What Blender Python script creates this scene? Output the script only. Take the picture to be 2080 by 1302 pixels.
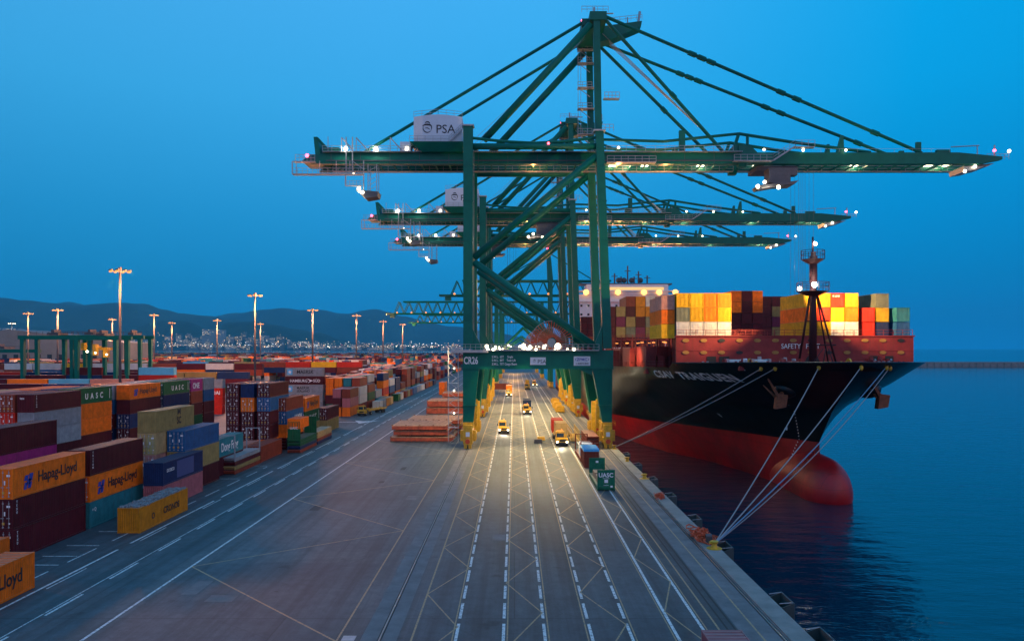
import bpy, math, random
from mathutils import Vector, Matrix, Euler
R = math.radians
random.seed(7)
SC = bpy.context.scene
COL = SC.collection
for o in list(bpy.data.objects): bpy.data.objects.remove(o)

# ------------------------------------------------------------------ camera
cd = bpy.data.cameras.new('camera'); cam = bpy.data.objects.new('camera', cd); COL.objects.link(cam)
cam.location = (0, 0, 20); cam.rotation_euler = (R(90), 0, 0)
cd.sensor_width = 36; cd.lens = 27; cd.shift_x = -5/2080; cd.shift_y = 57/2080
cd.clip_start = 0.5; cd.clip_end = 60000
SC.camera = cam
# ------------------------------------------------------------------ world (dusk sky)
W = bpy.data.worlds.new('World'); SC.world = W; W.use_nodes = True
nt = W.node_tree; nt.nodes.clear()
N = nt.nodes.new
out = N('ShaderNodeOutputWorld'); bg = N('ShaderNodeBackground'); bg.inputs[1].default_value = 1.0
tc = N('ShaderNodeTexCoord'); sx = N('ShaderNodeSeparateXYZ')
nt.links.new(tc.outputs['Generated'], sx.inputs[0])
rmp = N('ShaderNodeValToRGB'); e = rmp.color_ramp.elements
e[0].position = 0.0; e[0].color = (.004, .29, .74, 1)
e[1].position = 1.0; e[1].color = (.10, .42, .80, 1)
for p, c in ((.03, (.004, .27, .66, 1)), (.08, (.006, .28, .64, 1)), (.16, (.014, .33, .73, 1)), (.30, (.036, .43, .89, 1)), (.45, (.056, .46, .96, 1)), (.7, (.085, .45, .88, 1))):
    k = e.new(p); k.color = c
nt.links.new(sx.outputs['Z'], rmp.inputs[0])
# darker and purer blue to the right (east), a little violet to the left
mx = N('ShaderNodeMix'); mx.data_type = 'RGBA'; mx.blend_type = 'MULTIPLY'; mx.inputs[0].default_value = 1
rm2 = N('ShaderNodeValToRGB'); e = rm2.color_ramp.elements
e[0].position = 0; e[0].color = (1.5, .70, .70, 1); e[1].position = 1; e[1].color = (0.0, .66, .74, 1)
for p, c in ((.25, (1.15, .92, .90, 1)), (.42, (1.15, .98, .98, 1)), (.52, (1.0, 1.0, 1.0, 1)), (.72, (.05, .87, .93, 1))):
    k = e.new(p); k.color = c
ma = N('ShaderNodeMath'); ma.operation = 'MULTIPLY_ADD'; ma.inputs[1].default_value = .5; ma.inputs[2].default_value = .5
nt.links.new(sx.outputs['X'], ma.inputs[0]); nt.links.new(ma.outputs[0], rm2.inputs[0])
nt.links.new(rmp.outputs[0], mx.inputs[6]); nt.links.new(rm2.outputs[0], mx.inputs[7])
# warm glow added to the unseen sky behind right, to warm the container sides
dp = N('ShaderNodeVectorMath'); dp.operation = 'DOT_PRODUCT'; dp.inputs[1].default_value = Vector((.62, -.77, .14)).normalized()
nt.links.new(tc.outputs['Generated'], dp.inputs[0])
rm3 = N('ShaderNodeValToRGB'); e = rm3.color_ramp.elements; e[0].position = .45; e[0].color = (0,0,0,1); e[1].position = 1; e[1].color = (.72,.27,.11,1)
nt.links.new(dp.outputs['Value'], rm3.inputs[0])
ad = N('ShaderNodeMix'); ad.data_type = 'RGBA'; ad.blend_type = 'ADD'; ad.inputs[0].default_value = 1
nt.links.new(mx.outputs[2], ad.inputs[6]); nt.links.new(rm3.outputs[0], ad.inputs[7])
nt.links.new(ad.outputs[2], bg.inputs[0]); nt.links.new(bg.outputs[0], out.inputs[0])
SC.view_settings.view_transform = 'Standard'; SC.view_settings.look = 'None'
SC.view_settings.exposure = 0.0; SC.view_settings.gamma = 1
SC.cycles.max_bounces = 5; SC.cycles.diffuse_bounces = 2; SC.cycles.glossy_bounces = 3
SC.cycles.sample_clamp_indirect = 3; SC.cycles.use_light_tree = True
SC.cycles.volume_bounces = 0

# ------------------------------------------------------------------ helpers
def tag(o, label=None, cat=None, group=None, kind=None):
    if label: o['label'] = label
    if cat: o['category'] = cat
    if group: o['group'] = group
    if kind: o['kind'] = kind
    return o
def empty(name, loc, rz=0, **k):
    o = bpy.data.objects.new(name, None); COL.objects.link(o); o.location = loc; o.rotation_euler = (0, 0, rz)
    o.empty_display_size = .5
    return tag(o, **k)
def V(*a): return Vector(a)
class MB:
    def __init__(s, org=(0, 0, 0)):
        s.v = []; s.f = []; s.m = []; s.o = Vector(org); s.mi = 0; s.c = None; s.fc = []
    def add(s, vs, fs):
        b = len(s.v); s.v += [Vector(p) - s.o for p in vs]
        s.f += [tuple(i + b for i in f) for f in fs]; s.m += [s.mi]*len(fs); s.fc += [s.c]*len(fs)
        return s
    def box(s, x0, x1, y0, y1, z0, z1):
        return s.add([(x0,y0,z0),(x1,y0,z0),(x1,y1,z0),(x0,y1,z0),(x0,y0,z1),(x1,y0,z1),(x1,y1,z1),(x0,y1,z1)],
              [(0,3,2,1),(4,5,6,7),(0,1,5,4),(1,2,6,5),(2,3,7,6),(3,0,4,7)])
    def cb(s, c, d): return s.box(c[0]-d[0]/2, c[0]+d[0]/2, c[1]-d[1]/2, c[1]+d[1]/2, c[2]-d[2]/2, c[2]+d[2]/2)
    def hexa(s, lo, hi):   # lo, hi: 4 corner points each (ccw from above)
        return s.add(list(lo)+list(hi), [(0,3,2,1),(4,5,6,7),(0,1,5,4),(1,2,6,5),(2,3,7,6),(3,0,4,7)])
    def taper(s, c0, w0, d0, c1, w1, d1):  # vertical-ish tapered column
        q = lambda c, w, d: [(c[0]-w/2,c[1]-d/2,c[2]),(c[0]+w/2,c[1]-d/2,c[2]),(c[0]+w/2,c[1]+d/2,c[2]),(c[0]-w/2,c[1]+d/2,c[2])]
        return s.hexa(q(c0,w0,d0), q(c1,w1,d1))
    def tube(s, a, b, r, n=8, r2=None, cap=True):
        a = Vector(a); b = Vector(b); d = b-a
        if d.length < 1e-6: return s
        d.normalize(); u = d.orthogonal().normalized(); w = d.cross(u); r2 = r if r2 is None else r2
        vs = [a+(u*math.cos(t)+w*math.sin(t))*r for t in [2*math.pi*i/n for i in range(n)]]
        vs += [b+(u*math.cos(t)+w*math.sin(t))*r2 for t in [2*math.pi*i/n for i in range(n)]]
        fs = [(i, (i+1)%n, n+(i+1)%n, n+i) for i in range(n)]
        if cap: fs += [tuple(range(n-1,-1,-1)), tuple(range(n, 2*n))]
        return s.add(vs, fs)
    def bar(s, a, b, t): return s.tube(a, b, t*.7, 4)
    def path(s, pts, r, n=6):
        for a, b in zip(pts, pts[1:]): s.tube(a, b, r, n)
        return s
    def prism(s, pts, axis, a, b):   # polygon in the plane across axis ('x','y','z') extruded a..b
        n = len(pts)
        f = {'x': lambda p, t: (t, p[0], p[1]), 'y': lambda p, t: (p[0], t, p[1]), 'z': lambda p, t: (p[0], p[1], t)}[axis]
        vs = [f(p, a) for p in pts]+[f(p, b) for p in pts]
        return s.add(vs, [tuple(range(n-1,-1,-1)), tuple(range(n,2*n))]+[(i,(i+1)%n,n+(i+1)%n,n+i) for i in range(n)])
    def sphere(s, c, r, n=8, m=6, sc=(1,1,1)):
        vs = [(c[0], c[1], c[2]-r*sc[2])]
        for j in range(1, m):
            t = -math.pi/2+math.pi*j/m
            vs += [(c[0]+r*sc[0]*math.cos(t)*math.cos(2*math.pi*i/n), c[1]+r*sc[1]*math.cos(t)*math.sin(2*math.pi*i/n), c[2]+r*sc[2]*math.sin(t)) for i in range(n)]
        vs.append((c[0], c[1], c[2]+r*sc[2])); L = len(vs)-1
        fs = [(0, 1+(i+1)%n, 1+i) for i in range(n)]+[(L, L-n+i, L-n+(i+1)%n) for i in range(n)]
        for j in range(m-2): fs += [(1+j*n+i, 1+j*n+(i+1)%n, 1+(j+1)*n+(i+1)%n, 1+(j+1)*n+i) for i in range(n)]
        return s.add(vs, fs)
    def rail(s, a, b, h=1.1, step=1.6, t=.035, rails=2):
        a = Vector(a); b = Vector(b); L = (b-a).length; n = max(1, int(L/step)); up = Vector((0,0,h))
        for i in range(n+1): p = a.lerp(b, i/n); s.tube(p, p+up, t, 4, cap=False)
        for k in range(rails): q = up*(1-k*.5); s.tube(a+q, b+q, t, 4, cap=False)
        return s
    def mesh(s, name, mats, smooth=False):
        me = bpy.data.meshes.new(name); me.from_pydata([tuple(p) for p in s.v], [], s.f)
        if not isinstance(mats, (list, tuple)): mats = [mats]
        for m in mats: me.materials.append(m)
        me.polygons.foreach_set('material_index', s.m)
        if smooth: me.polygons.foreach_set('use_smooth', [True]*len(s.f))
        if any(c is not None for c in s.fc):
            at = me.color_attributes.new('tint', 'FLOAT_COLOR', 'CORNER'); d = []
            for f, c in zip(s.f, s.fc): d += list((c or (.5,.5,.5))+(1,))*len(f)
            at.data.foreach_set('color', d)
        me.update(); return me
    def build(s, name, mats, parent=None, smooth=False, loc=None, color=None):
        o = bpy.data.objects.new(name, s.mesh(name, mats, smooth)); COL.objects.link(o)
        if parent: o.parent = parent
        o.location = loc if loc is not None else (tuple(s.o) if not parent else (0,0,0))
        if color: o.color = (*color, 1)
        return o
def inst(name, me, parent, loc=(0,0,0), rot=(0,0,0), color=None):
    o = bpy.data.objects.new(name, me); COL.objects.link(o); o.parent = parent; o.location = loc; o.rotation_euler = rot
    if color: o.color = (*color, 1)
    return o
def copy_tree(o, parent=None, skip=()):
    if o.name.split('.')[0] in skip: return None
    c = o.copy(); COL.objects.link(c); c.parent = parent
    for ch in o.children: copy_tree(ch, c, skip)
    return c

# ------------------------------------------------------------------ materials
def mat(name, col, rough=.6, metal=0, seams=0, noise=0, nscale=1.0, dark=.5, bump=0, objcol=False, attr=False, emit=None, es=1, dust=0, spec=.5, streak=0):
    m = bpy.data.materials.new(name); m.use_nodes = True; t = m.node_tree; b = t.nodes['Principled BSDF']
    b.inputs['Roughness'].default_value = rough; b.inputs['Metallic'].default_value = metal
    b.inputs['Specular IOR Level'].default_value = spec
    L = t.links.new; n = t.nodes.new
    if objcol: src = n('ShaderNodeObjectInfo').outputs['Color']
    elif attr: a = n('ShaderNodeAttribute'); a.attribute_name = 'tint'; src = a.outputs['Color']
    else: r = n('ShaderNodeRGB'); r.outputs[0].default_value = (*col, 1); src = r.outputs[0]
    if noise:
        co = n('ShaderNodeTexCoord'); x = n('ShaderNodeTexNoise'); x.inputs['Scale'].default_value = nscale
        x.inputs['Detail'].default_value = 6; x.inputs['Roughness'].default_value = .65
        if objcol:
            oi = n('ShaderNodeObjectInfo'); va = n('ShaderNodeVectorMath'); va.operation = 'MULTIPLY_ADD'
            va.inputs[1].default_value = (1, 1, 1)
            cb = n('ShaderNodeCombineXYZ'); mm = n('ShaderNodeMath'); mm.operation = 'MULTIPLY'; mm.inputs[1].default_value = 90
            L(oi.outputs['Random'], mm.inputs[0]); L(mm.outputs[0], cb.inputs[0]); L(mm.outputs[0], cb.inputs[1])
            L(co.outputs['Object'], va.inputs[0]); L(cb.outputs[0], va.inputs[2]); L(va.outputs[0], x.inputs['Vector'])
        else: L(co.outputs['Object'], x.inputs['Vector'])
        rp = n('ShaderNodeValToRGB'); rp.color_ramp.elements[0].position = .35; rp.color_ramp.elements[1].position = .68
        rp.color_ramp.elements[0].color = (dark, dark, dark, 1); rp.color_ramp.elements[1].color = (1.12, 1.1, 1.08, 1)
        L(x.outputs[0], rp.inputs[0])
        mu = n('ShaderNodeMix'); mu.data_type = 'RGBA'; mu.blend_type = 'MULTIPLY'; mu.inputs[0].default_value = noise
        L(src, mu.inputs[6]); L(rp.outputs[0], mu.inputs[7]); src = mu.outputs[2]
        if bump:
            bp = n('ShaderNodeBump'); bp.inputs['Strength'].default_value = bump; bp.inputs['Distance'].default_value = .05
            L(x.outputs[0], bp.inputs['Height']); L(bp.outputs[0], b.inputs['Normal'])
    if streak:
        co = n('ShaderNodeTexCoord'); mp = n('ShaderNodeMapping'); mp.inputs['Scale'].default_value = (1.2, 1.2, .10)
        y = n('ShaderNodeTexNoise'); y.inputs['Scale'].default_value = 1.6; y.inputs['Detail'].default_value = 5
        L(co.outputs['Object'], mp.inputs[0]); L(mp.outputs[0], y.inputs['Vector'])
        r2 = n('ShaderNodeValToRGB'); r2.color_ramp.elements[0].position = .56; r2.color_ramp.elements[1].position = .74
        L(y.outputs[0], r2.inputs[0]); ms = n('ShaderNodeMath'); ms.operation = 'MULTIPLY'; ms.inputs[1].default_value = streak
        L(r2.outputs[0], ms.inputs[0])
        mu = n('ShaderNodeMix'); mu.data_type = 'RGBA'; mu.inputs[7].default_value = (.10, .045, .025, 1)
        L(ms.outputs[0], mu.inputs[0]); L(src, mu.inputs[6]); src = mu.outputs[2]
    if seams:
        co = n('ShaderNodeTexCoord'); s3 = n('ShaderNodeSeparateXYZ'); c3 = n('ShaderNodeCombineXYZ'); L(co.outputs['Object'], s3.inputs[0]); L(s3.outputs['Y'], c3.inputs[0]); L(s3.outputs['Z'], c3.inputs[1])
        bk = n('ShaderNodeTexBrick'); bk.inputs['Scale'].default_value = 1; bk.inputs['Brick Width'].default_value = 9; bk.inputs['Row Height'].default_value = 2.3; bk.inputs['Mortar Size'].default_value = .05
        for q_, v_ in (('Color1', 1), ('Color2', .90), ('Mortar', 1-seams)): bk.inputs[q_].default_value = (v_, v_, v_, 1)
        L(c3.outputs[0], bk.inputs['Vector']); mu = n('ShaderNodeMix'); mu.data_type = 'RGBA'; mu.blend_type = 'MULTIPLY'; mu.inputs[0].default_value = 1
        L(src, mu.inputs[6]); L(bk.outputs['Color'], mu.inputs[7]); src = mu.outputs[2]
        bq = n('ShaderNodeBump'); bq.inputs['Strength'].default_value = .5; bq.inputs['Distance'].default_value = .12; nz_ = n('ShaderNodeTexNoise'); nz_.inputs['Scale'].default_value = .35; nz_.inputs['Detail'].default_value = 2
        L(co.outputs['Object'], nz_.inputs['Vector']); L(nz_.outputs[0], bq.inputs['Height']); L(bq.outputs[0], b.inputs['Normal'])
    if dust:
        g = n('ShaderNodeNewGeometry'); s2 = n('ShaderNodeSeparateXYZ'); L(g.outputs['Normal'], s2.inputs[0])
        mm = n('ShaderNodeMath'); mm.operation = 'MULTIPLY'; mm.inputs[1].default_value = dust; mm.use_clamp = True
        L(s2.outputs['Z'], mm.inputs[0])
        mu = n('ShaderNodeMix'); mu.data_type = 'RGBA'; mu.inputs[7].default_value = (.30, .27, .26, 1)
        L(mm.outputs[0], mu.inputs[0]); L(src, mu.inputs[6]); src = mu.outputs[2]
    L(src, b.inputs['Base Color'])
    if emit: b.inputs['Emission Color'].default_value = (*emit, 1); b.inputs['Emission Strength'].default_value = es
    return m
M = {}
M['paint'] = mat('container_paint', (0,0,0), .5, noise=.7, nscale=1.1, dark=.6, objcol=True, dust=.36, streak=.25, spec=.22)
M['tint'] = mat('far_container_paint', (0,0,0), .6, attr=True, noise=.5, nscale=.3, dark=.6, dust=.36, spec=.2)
M['galv'] = mat('galvanised_steel', (.42,.42,.44), .45, .3, noise=.4, nscale=3)
M['green'] = mat('crane_green_paint', (.001,.135,.100), .45, noise=.45, nscale=.5, dark=.65, spec=.25)
M['green_lit'] = mat('crane_green_lit_tone', (.03,.32,.15), .45, noise=.4, nscale=.7, dark=.6)  # crane green with the light on the rear legs put into the colour
M['yellow'] = mat('yellow_machine_paint', (.72,.40,.02), .45, noise=.6, nscale=1.5, dark=.45)
M['orange'] = mat('orange_red_paint', (.65,.08,.02), .5, noise=.4, nscale=2)
M['white'] = mat('white_paint', (.66,.70,.76), .5, noise=.25, nscale=.8, dark=.75)
M['letter_white'] = mat('white_lettering', (.8,.8,.8), .6)
M['letter_black'] = mat('black_lettering', (.015,.015,.02), .6)
M['letter_blue'] = mat('blue_lettering', (.02,.05,.35), .6)
M['panel_blue'] = mat('blue_side_panel', (.008,.05,.20), .6)
M['sky_blue'] = mat('light_blue_square', (.10,.45,.75), .6)
M['black'] = mat('black_rubber', (.02,.02,.022), .7)
M['glass'] = mat('dark_glass', (.02,.03,.04), .08)
M['steel'] = mat('dark_steel', (.10,.10,.11), .5, .4, noise=.4, nscale=2)
M['fender_steel'] = mat('fender_steel', (.035,.06,.065), .6, noise=.6, nscale=2)
M['pole'] = mat('lamp_pole_grey', (.09,.09,.10), .7, spec=.2)
M['rust'] = mat('rusty_steel', (.28,.09,.04), .75, noise=.8, nscale=1.5, dark=.4)
M['hatch'] = mat('hatch_red_paint', (.55,.10,.04), .6, noise=.9, nscale=.9, dark=.4, streak=.3)
M['hatchtop'] = mat('hatch_top_worn', (.62,.34,.20), .7, noise=.9, nscale=1.4, dark=.35)
M['rope'] = mat('mooring_rope', (.27,.27,.28), .8)
M['ropeb'] = mat('blue_mooring_rope', (.12,.24,.36), .8)
M['tarp_blue'] = mat('blue_tarpaulin', (.06,.42,.75), .5, noise=.4, nscale=2)
M['tarp_grey'] = mat('grey_rubble_load', (.30,.31,.34), .9, noise=.9, nscale=4, dark=.3)
M['concrete'] = mat('concrete', (.26,.25,.24), .85, noise=.7, nscale=.35, dark=.55, bump=.2)
M['concrete2'] = mat('dark_concrete', (.17,.17,.18), .85, noise=.8, nscale=.5, dark=.55, bump=.2)
M['groove'] = mat('rail_groove', (.02,.02,.02), .7)
M['railhead'] = mat('rail_steel', (.30,.28,.27), .3, .8)
def emis(name, c, s): return mat(name, (.01,.01,.01), .5, emit=c, es=s, spec=0)
M['lamp_warm'] = emis('lamp_warm_glow', (1.0,.34,.085), 1.75)
M['lamp_white'] = emis('lamp_white_glow', (1.0,.86,.60), 8)
M['lamp_sodium'] = emis('lamp_sodium_glow', (1.0,.42,.10), 4)
M['lamp_red'] = emis('lamp_red_glow', (1.0,.06,.10), 12)
M['lamp_green'] = emis('lamp_green_glow', (.1,1.0,.5), 10)
M['lit_window'] = emis('lit_window_glow', (1.0,.6,.25), 1.1)

# asphalt with patches, cracks and oil stains
def asphalt():
    m = bpy.data.materials.new('asphalt'); m.use_nodes = True; t = m.node_tree; b = t.nodes['Principled BSDF']
    n = t.nodes.new; L = t.links.new
    co = n('ShaderNodeTexCoord')
    def noise(s, d=6, r=.6, sc=(1,1,1)):
        mp = n('ShaderNodeMapping'); mp.inputs['Scale'].default_value = sc; L(co.outputs['Object'], mp.inputs[0])
        x = n('ShaderNodeTexNoise'); x.inputs['Scale'].default_value = s; x.inputs['Detail'].default_value = d; x.inputs['Roughness'].default_value = r
        L(mp.outputs[0], x.inputs['Vector']); return x.outputs[0]
    def ramp(src, stops):
        r = n('ShaderNodeValToRGB'); e = r.color_ramp.elements
        e[0].position, e[0].color = stops[0][0], (*stops[0][1], 1); e[1].position, e[1].color = stops[-1][0], (*stops[-1][1], 1)
        for p, c in stops[1:-1]: k = e.new(p); k.color = (*c, 1)
        L(src, r.inputs[0]); return r.outputs[0]
    def mul(a, b_, f=1, mode='MULTIPLY'):
        x = n('ShaderNodeMix'); x.data_type = 'RGBA'; x.blend_type = mode; x.inputs[0].default_value = f
        L(a, x.inputs[6]); L(b_, x.inputs[7]); return x.outputs[2]
    g = lambda v: (v, v, v)
    base = ramp(noise(.045, 5, .55), [(.3, (.060,.073,.083)), (.5, (.081,.096,.108)), (.7, (.110,.125,.136))])
    br = n('ShaderNodeTexBrick'); br.inputs['Scale'].default_value = 1; br.inputs['Brick Width'].default_value = 34; br.inputs['Row Height'].default_value = 19
    br.inputs['Mortar Size'].default_value = .05; br.inputs['Color1'].default_value = (1,1,1,1); br.inputs['Color2'].default_value = (.78,.79,.82,1); br.inputs['Mortar'].default_value = (.5,.5,.5,1)
    br.inputs['Bias'].default_value = -.2
    L(co.outputs['Object'], br.inputs['Vector'])
    c = mul(base, br.outputs['Color'])
    c = mul(c, ramp(noise(.9, 8, .7), [(.35, g(.72)), (.65, g(1.15))]))
    c = mul(c, ramp(noise(6, 4, .6), [(.3, g(.85)), (.7, g(1.12))]))
    # tyre rubber along the lanes
    c = mul(c, ramp(noise(.6, 4, .6, (1.6, .03, 1)), [(.36, g(.55)), (.56, g(1.08))]), .85)
    # small dark oil spots
    c = mul(c, ramp(noise(.35, 3, .5), [(.27, g(.45)), (.33, g(1))]))
    c = mul(c, ramp(noise(1.7, 2, .5), [(.24, g(.35)), (.275, g(1))]))
    c = mul(c, ramp(noise(.16, 8, .75, (1, .25, 1)), [(.40, g(.68)), (.52, g(1.04))]), .8)
    vo = n('ShaderNodeTexVoronoi'); vo.feature = 'DISTANCE_TO_EDGE'; vo.inputs['Scale'].default_value = .09
    L(co.outputs['Object'], vo.inputs['Vector'])
    c = mul(c, ramp(vo.outputs['Distance'], [(.0, g(.6)), (.006, g(1))]), .6)
    L(c, b.inputs['Base Color']); b.inputs['Roughness'].default_value = .62
    bp = n('ShaderNodeBump'); bp.inputs['Strength'].default_value = .25; bp.inputs['Distance'].default_value = .03
    L(noise(12, 4, .7), bp.inputs['Height']); L(bp.outputs[0], b.inputs['Normal'])
    return m
M['asphalt'] = asphalt()
def marking(name, col):
    m = bpy.data.materials.new(name); m.use_nodes = True; t = m.node_tree; b = t.nodes['Principled BSDF']; n = t.nodes.new; L = t.links.new
    co = n('ShaderNodeTexCoord'); x = n('ShaderNodeTexNoise'); x.inputs['Scale'].default_value = 3.5; x.inputs['Detail'].default_value = 8; x.inputs['Roughness'].default_value = .75
    L(co.outputs['Object'], x.inputs['Vector'])
    r = n('ShaderNodeValToRGB'); r.color_ramp.elements[0].position = .38; r.color_ramp.elements[1].position = .52
    r.color_ramp.elements[0].color = (.13,.13,.13,1); r.color_ramp.elements[1].color = (*col, 1)
    L(x.outputs[0], r.inputs[0]); L(r.outputs[0], b.inputs['Base Color']); b.inputs['Roughness'].default_value = .6
    return m
M['mark_white'] = marking('white_marking', (.66,.68,.70)); M['mark_yellow'] = marking('yellow_marking', (.42,.27,.13))
def water():
    m = bpy.data.materials.new('sea_water'); m.use_nodes = True; t = m.node_tree; b = t.nodes['Principled BSDF']; n = t.nodes.new; L = t.links.new
    b.inputs['Base Color'].default_value = (.001, .024, .050, 1); b.inputs['Roughness'].default_value = .10; b.inputs['IOR'].default_value = 1.33
    co = n('ShaderNodeTexCoord')
    def nz(s, sc, d, r=.55):
        mp = n('ShaderNodeMapping'); mp.inputs['Scale'].default_value = sc; mp.inputs['Rotation'].default_value = (0,0,R(12)); L(co.outputs['Object'], mp.inputs[0])
        x = n('ShaderNodeTexNoise'); x.inputs['Scale'].default_value = s; x.inputs['Detail'].default_value = d; x.inputs['Roughness'].default_value = r
        L(mp.outputs[0], x.inputs['Vector']); return x.outputs[0]
    b1 = n('ShaderNodeBump'); b1.inputs['Strength'].default_value = .55; b1.inputs['Distance'].default_value = .55; L(nz(.22, (.6,1.3,1), 4), b1.inputs['Height'])
    b2 = n('ShaderNodeBump'); b2.inputs['Strength'].default_value = .35; b2.inputs['Distance'].default_value = .10; L(nz(1.4, (.7,1.4,1), 4), b2.inputs['Height']); L(b1.outputs[0], b2.inputs['Normal'])
    L(b2.outputs[0], b.inputs['Normal'])
    return m
M['water'] = water()

# ------------------------------------------------------------------ lights helpers
def plight(parent, loc, energy, col=(1,.72,.40), r=.3, kind='POINT', name='lamp_light', spot=None, aim=None, blend=.6):
    d = bpy.data.lights.new(name, kind); d.energy = energy; d.color = col
    d.shadow_soft_size = r
    o = bpy.data.objects.new(name, d); COL.objects.link(o); o.parent = parent; o.location = loc
    if kind == 'SPOT':
        d.spot_size = R(spot); d.spot_blend = blend
        o.rotation_euler = (Vector(aim)-Vector(loc)).to_track_quat('-Z', 'Y').to_euler()
    return o

# ------------------------------------------------------------------ text
_tc = {}
def text_mesh(s, bold=0, ext=.02, align='LEFT', space=1.0):
    k = (s, bold, ext, align, space)
    if k not in _tc:
        c = bpy.data.curves.new('lettering', 'FONT'); c.body = s; c.extrude = ext; c.offset = bold; c.align_x = align; c.space_character = space
        c.resolution_u = 3
        o = bpy.data.objects.new('lettering', c); COL.objects.link(o); bpy.context.view_layer.update()
        me = bpy.data.meshes.new_from_object(o.evaluated_get(bpy.context.evaluated_depsgraph_get()))
        bpy.data.objects.remove(o); me.name = 'lettering'; me.materials.clear(); _tc[k] = me
    return _tc[k]
_tm = {}
def text(s, parent, loc, rot, size, m, bold=0, name='lettering', sx=1, align='LEFT', space=1.0, ext=.02):
    key = (s, bold, ext, align, space, m)
    if key not in _tm:
        me = text_mesh(s, bold, ext, align, space).copy(); me.materials.append(M[m]); _tm[key] = me
    o = inst(name, _tm[key], parent, loc, rot); o.scale = (size*sx, size, 1)
    return o
FRONT = (R(90), 0, 0); RIGHT = (R(90), 0, R(90)); BACKX = (R(90), 0, R(-90))

def orth(s):
    return {1:'first',2:'second',3:'third',4:'fourth',5:'fifth',6:'sixth',7:'seventh',8:'eighth',9:'ninth',10:'tenth'}.get(s, str(s)+'th')

# ================================================================== SETTING
def grid(name, x0, x1, y0, y1, z, m, nx=1, ny=1, kind='structure'):
    b = MB()
    vs = [(x0+(x1-x0)*i/nx, y0+(y1-y0)*j/ny, z) for j in range(ny+1) for i in range(nx+1)]
    b.add(vs, [(j*(nx+1)+i, j*(nx+1)+i+1, (j+1)*(nx+1)+i+1, (j+1)*(nx+1)+i) for j in range(ny) for i in range(nx)])
    return tag(b.build(name, m), kind=kind)
EDGE = 20.5
WZ = -4.0
b = MB(); b.box(-1300, EDGE-1.6, -40, 1250, -8, 0); tag(b.build('quay_ground', M['asphalt']), kind='structure')
grid('sea', -30000, 30000, -1500, 40000, WZ, M['water'])
b = MB(); b.box(EDGE-1.6, EDGE, -40, 1250, -8, .12); b.box(EDGE, EDGE+.25, -40, 1250, -1.1, -.25)
tag(b.build('quay_edge', M['concrete']), kind='structure')
b = MB(); b.box(-10.6, -8.1, -40, 1250, 0, .004); b.box(15.95, EDGE-1.6, -40, 1250, 0, .004)
tag(b.build('concrete_rail_strip', M['concrete2']), kind='structure')
b = MB()
for x in (-9.3, 18.6): b.box(x-.16, x+.16, -40, 1250, .004, .008)
for x in (15.2, 15.75): b.box(x-.07, x+.07, -40, 1250, .004, .008)
tag(b.build('rail_groove', M['groove']), kind='structure')
for x in (-9.3, 18.6):
    b = MB((x, 600, 0)); b.box(x-.045, x+.045, -40, 1250, .008, .035)
    tag(b.build('crane_rail', M['railhead']), 'steel crane rail set in the quay '+('nearest the container yard' if x < 0 else 'nearest the water'), 'rail', 'crane rails along the quay')
def patch(name, pts, f):
    m = M['asphalt'].copy(); m.name = name; t = m.node_tree; bs = t.nodes['Principled BSDF']; l = bs.inputs['Base Color'].links[0]; src = l.from_socket
    x = t.nodes.new('ShaderNodeMix'); x.data_type = 'RGBA'; x.blend_type = 'MULTIPLY'; x.inputs[0].default_value = 1; x.inputs[7].default_value = (*f, 1)
    t.links.new(src, x.inputs[6]); t.links.new(x.outputs[2], bs.inputs['Base Color'])
    b = MB(); b.add([(p[0], p[1], .002) for p in pts], [tuple(range(len(pts)))]); tag(b.build(name, m), kind='structure')
patch('asphalt_and_shade_patch', [(-29.2, 34), (-12.6, 34), (-12.6, 71.5), (-22, 72), (-29.2, 71)], (.78,.80,.84))  # darker slab, its tone also painting in shade at the lamplight edge
patch('asphalt_and_shade_patch', [(-28.5, 73), (-14.5, 73), (-14.5, 101), (-28.8, 101)], (1.16,1.12,1.10))
patch('asphalt_and_shade_patch', [(-7.6, 30), (2.0, 30), (2.0, 96), (-7.6, 96)], (.84,.88,.92))
patch('asphalt_and_shade_patch', [(2.2, 30), (15.9, 30), (15.9, 104), (2.2, 104)], (.76,.80,.86))
patch('asphalt_and_shade_patch', [(-29.2, 120), (-14, 122), (-14, 150), (-29.2, 146)], (1.1,1.06,1.02))
patch('asphalt_and_shade_patch', [(-60, 30), (-31, 30), (-31, 128), (-60, 128)], (.72,.80,.86))  # teal tint paints in the shade that the stacks cast toward the lane
rp_ = random.Random(8)
for k in range(9):
    x_ = rp_.uniform(-28, 12); y_ = rp_.uniform(38, 130); w_ = rp_.uniform(.6, 2.2); l_ = rp_.uniform(1, 4)
    b = MB(); b.add([(x_, y_, .0045), (x_+w_, y_, .0045), (x_+w_, y_+l_, .0045), (x_, y_+l_, .0045)], [(0,1,2,3)]); tag(b.build('manhole_patch', M['groove'] if k % 3 == 0 else M['concrete2']), kind='structure')
b = MB(); b.box(-11.9, -11.0, 52.6, 53.5, .004, .03); tag(b.build('manhole_cover', M['galv']), 'square pale manhole cover in the apron beside the landward rail', 'manhole cover')
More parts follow.
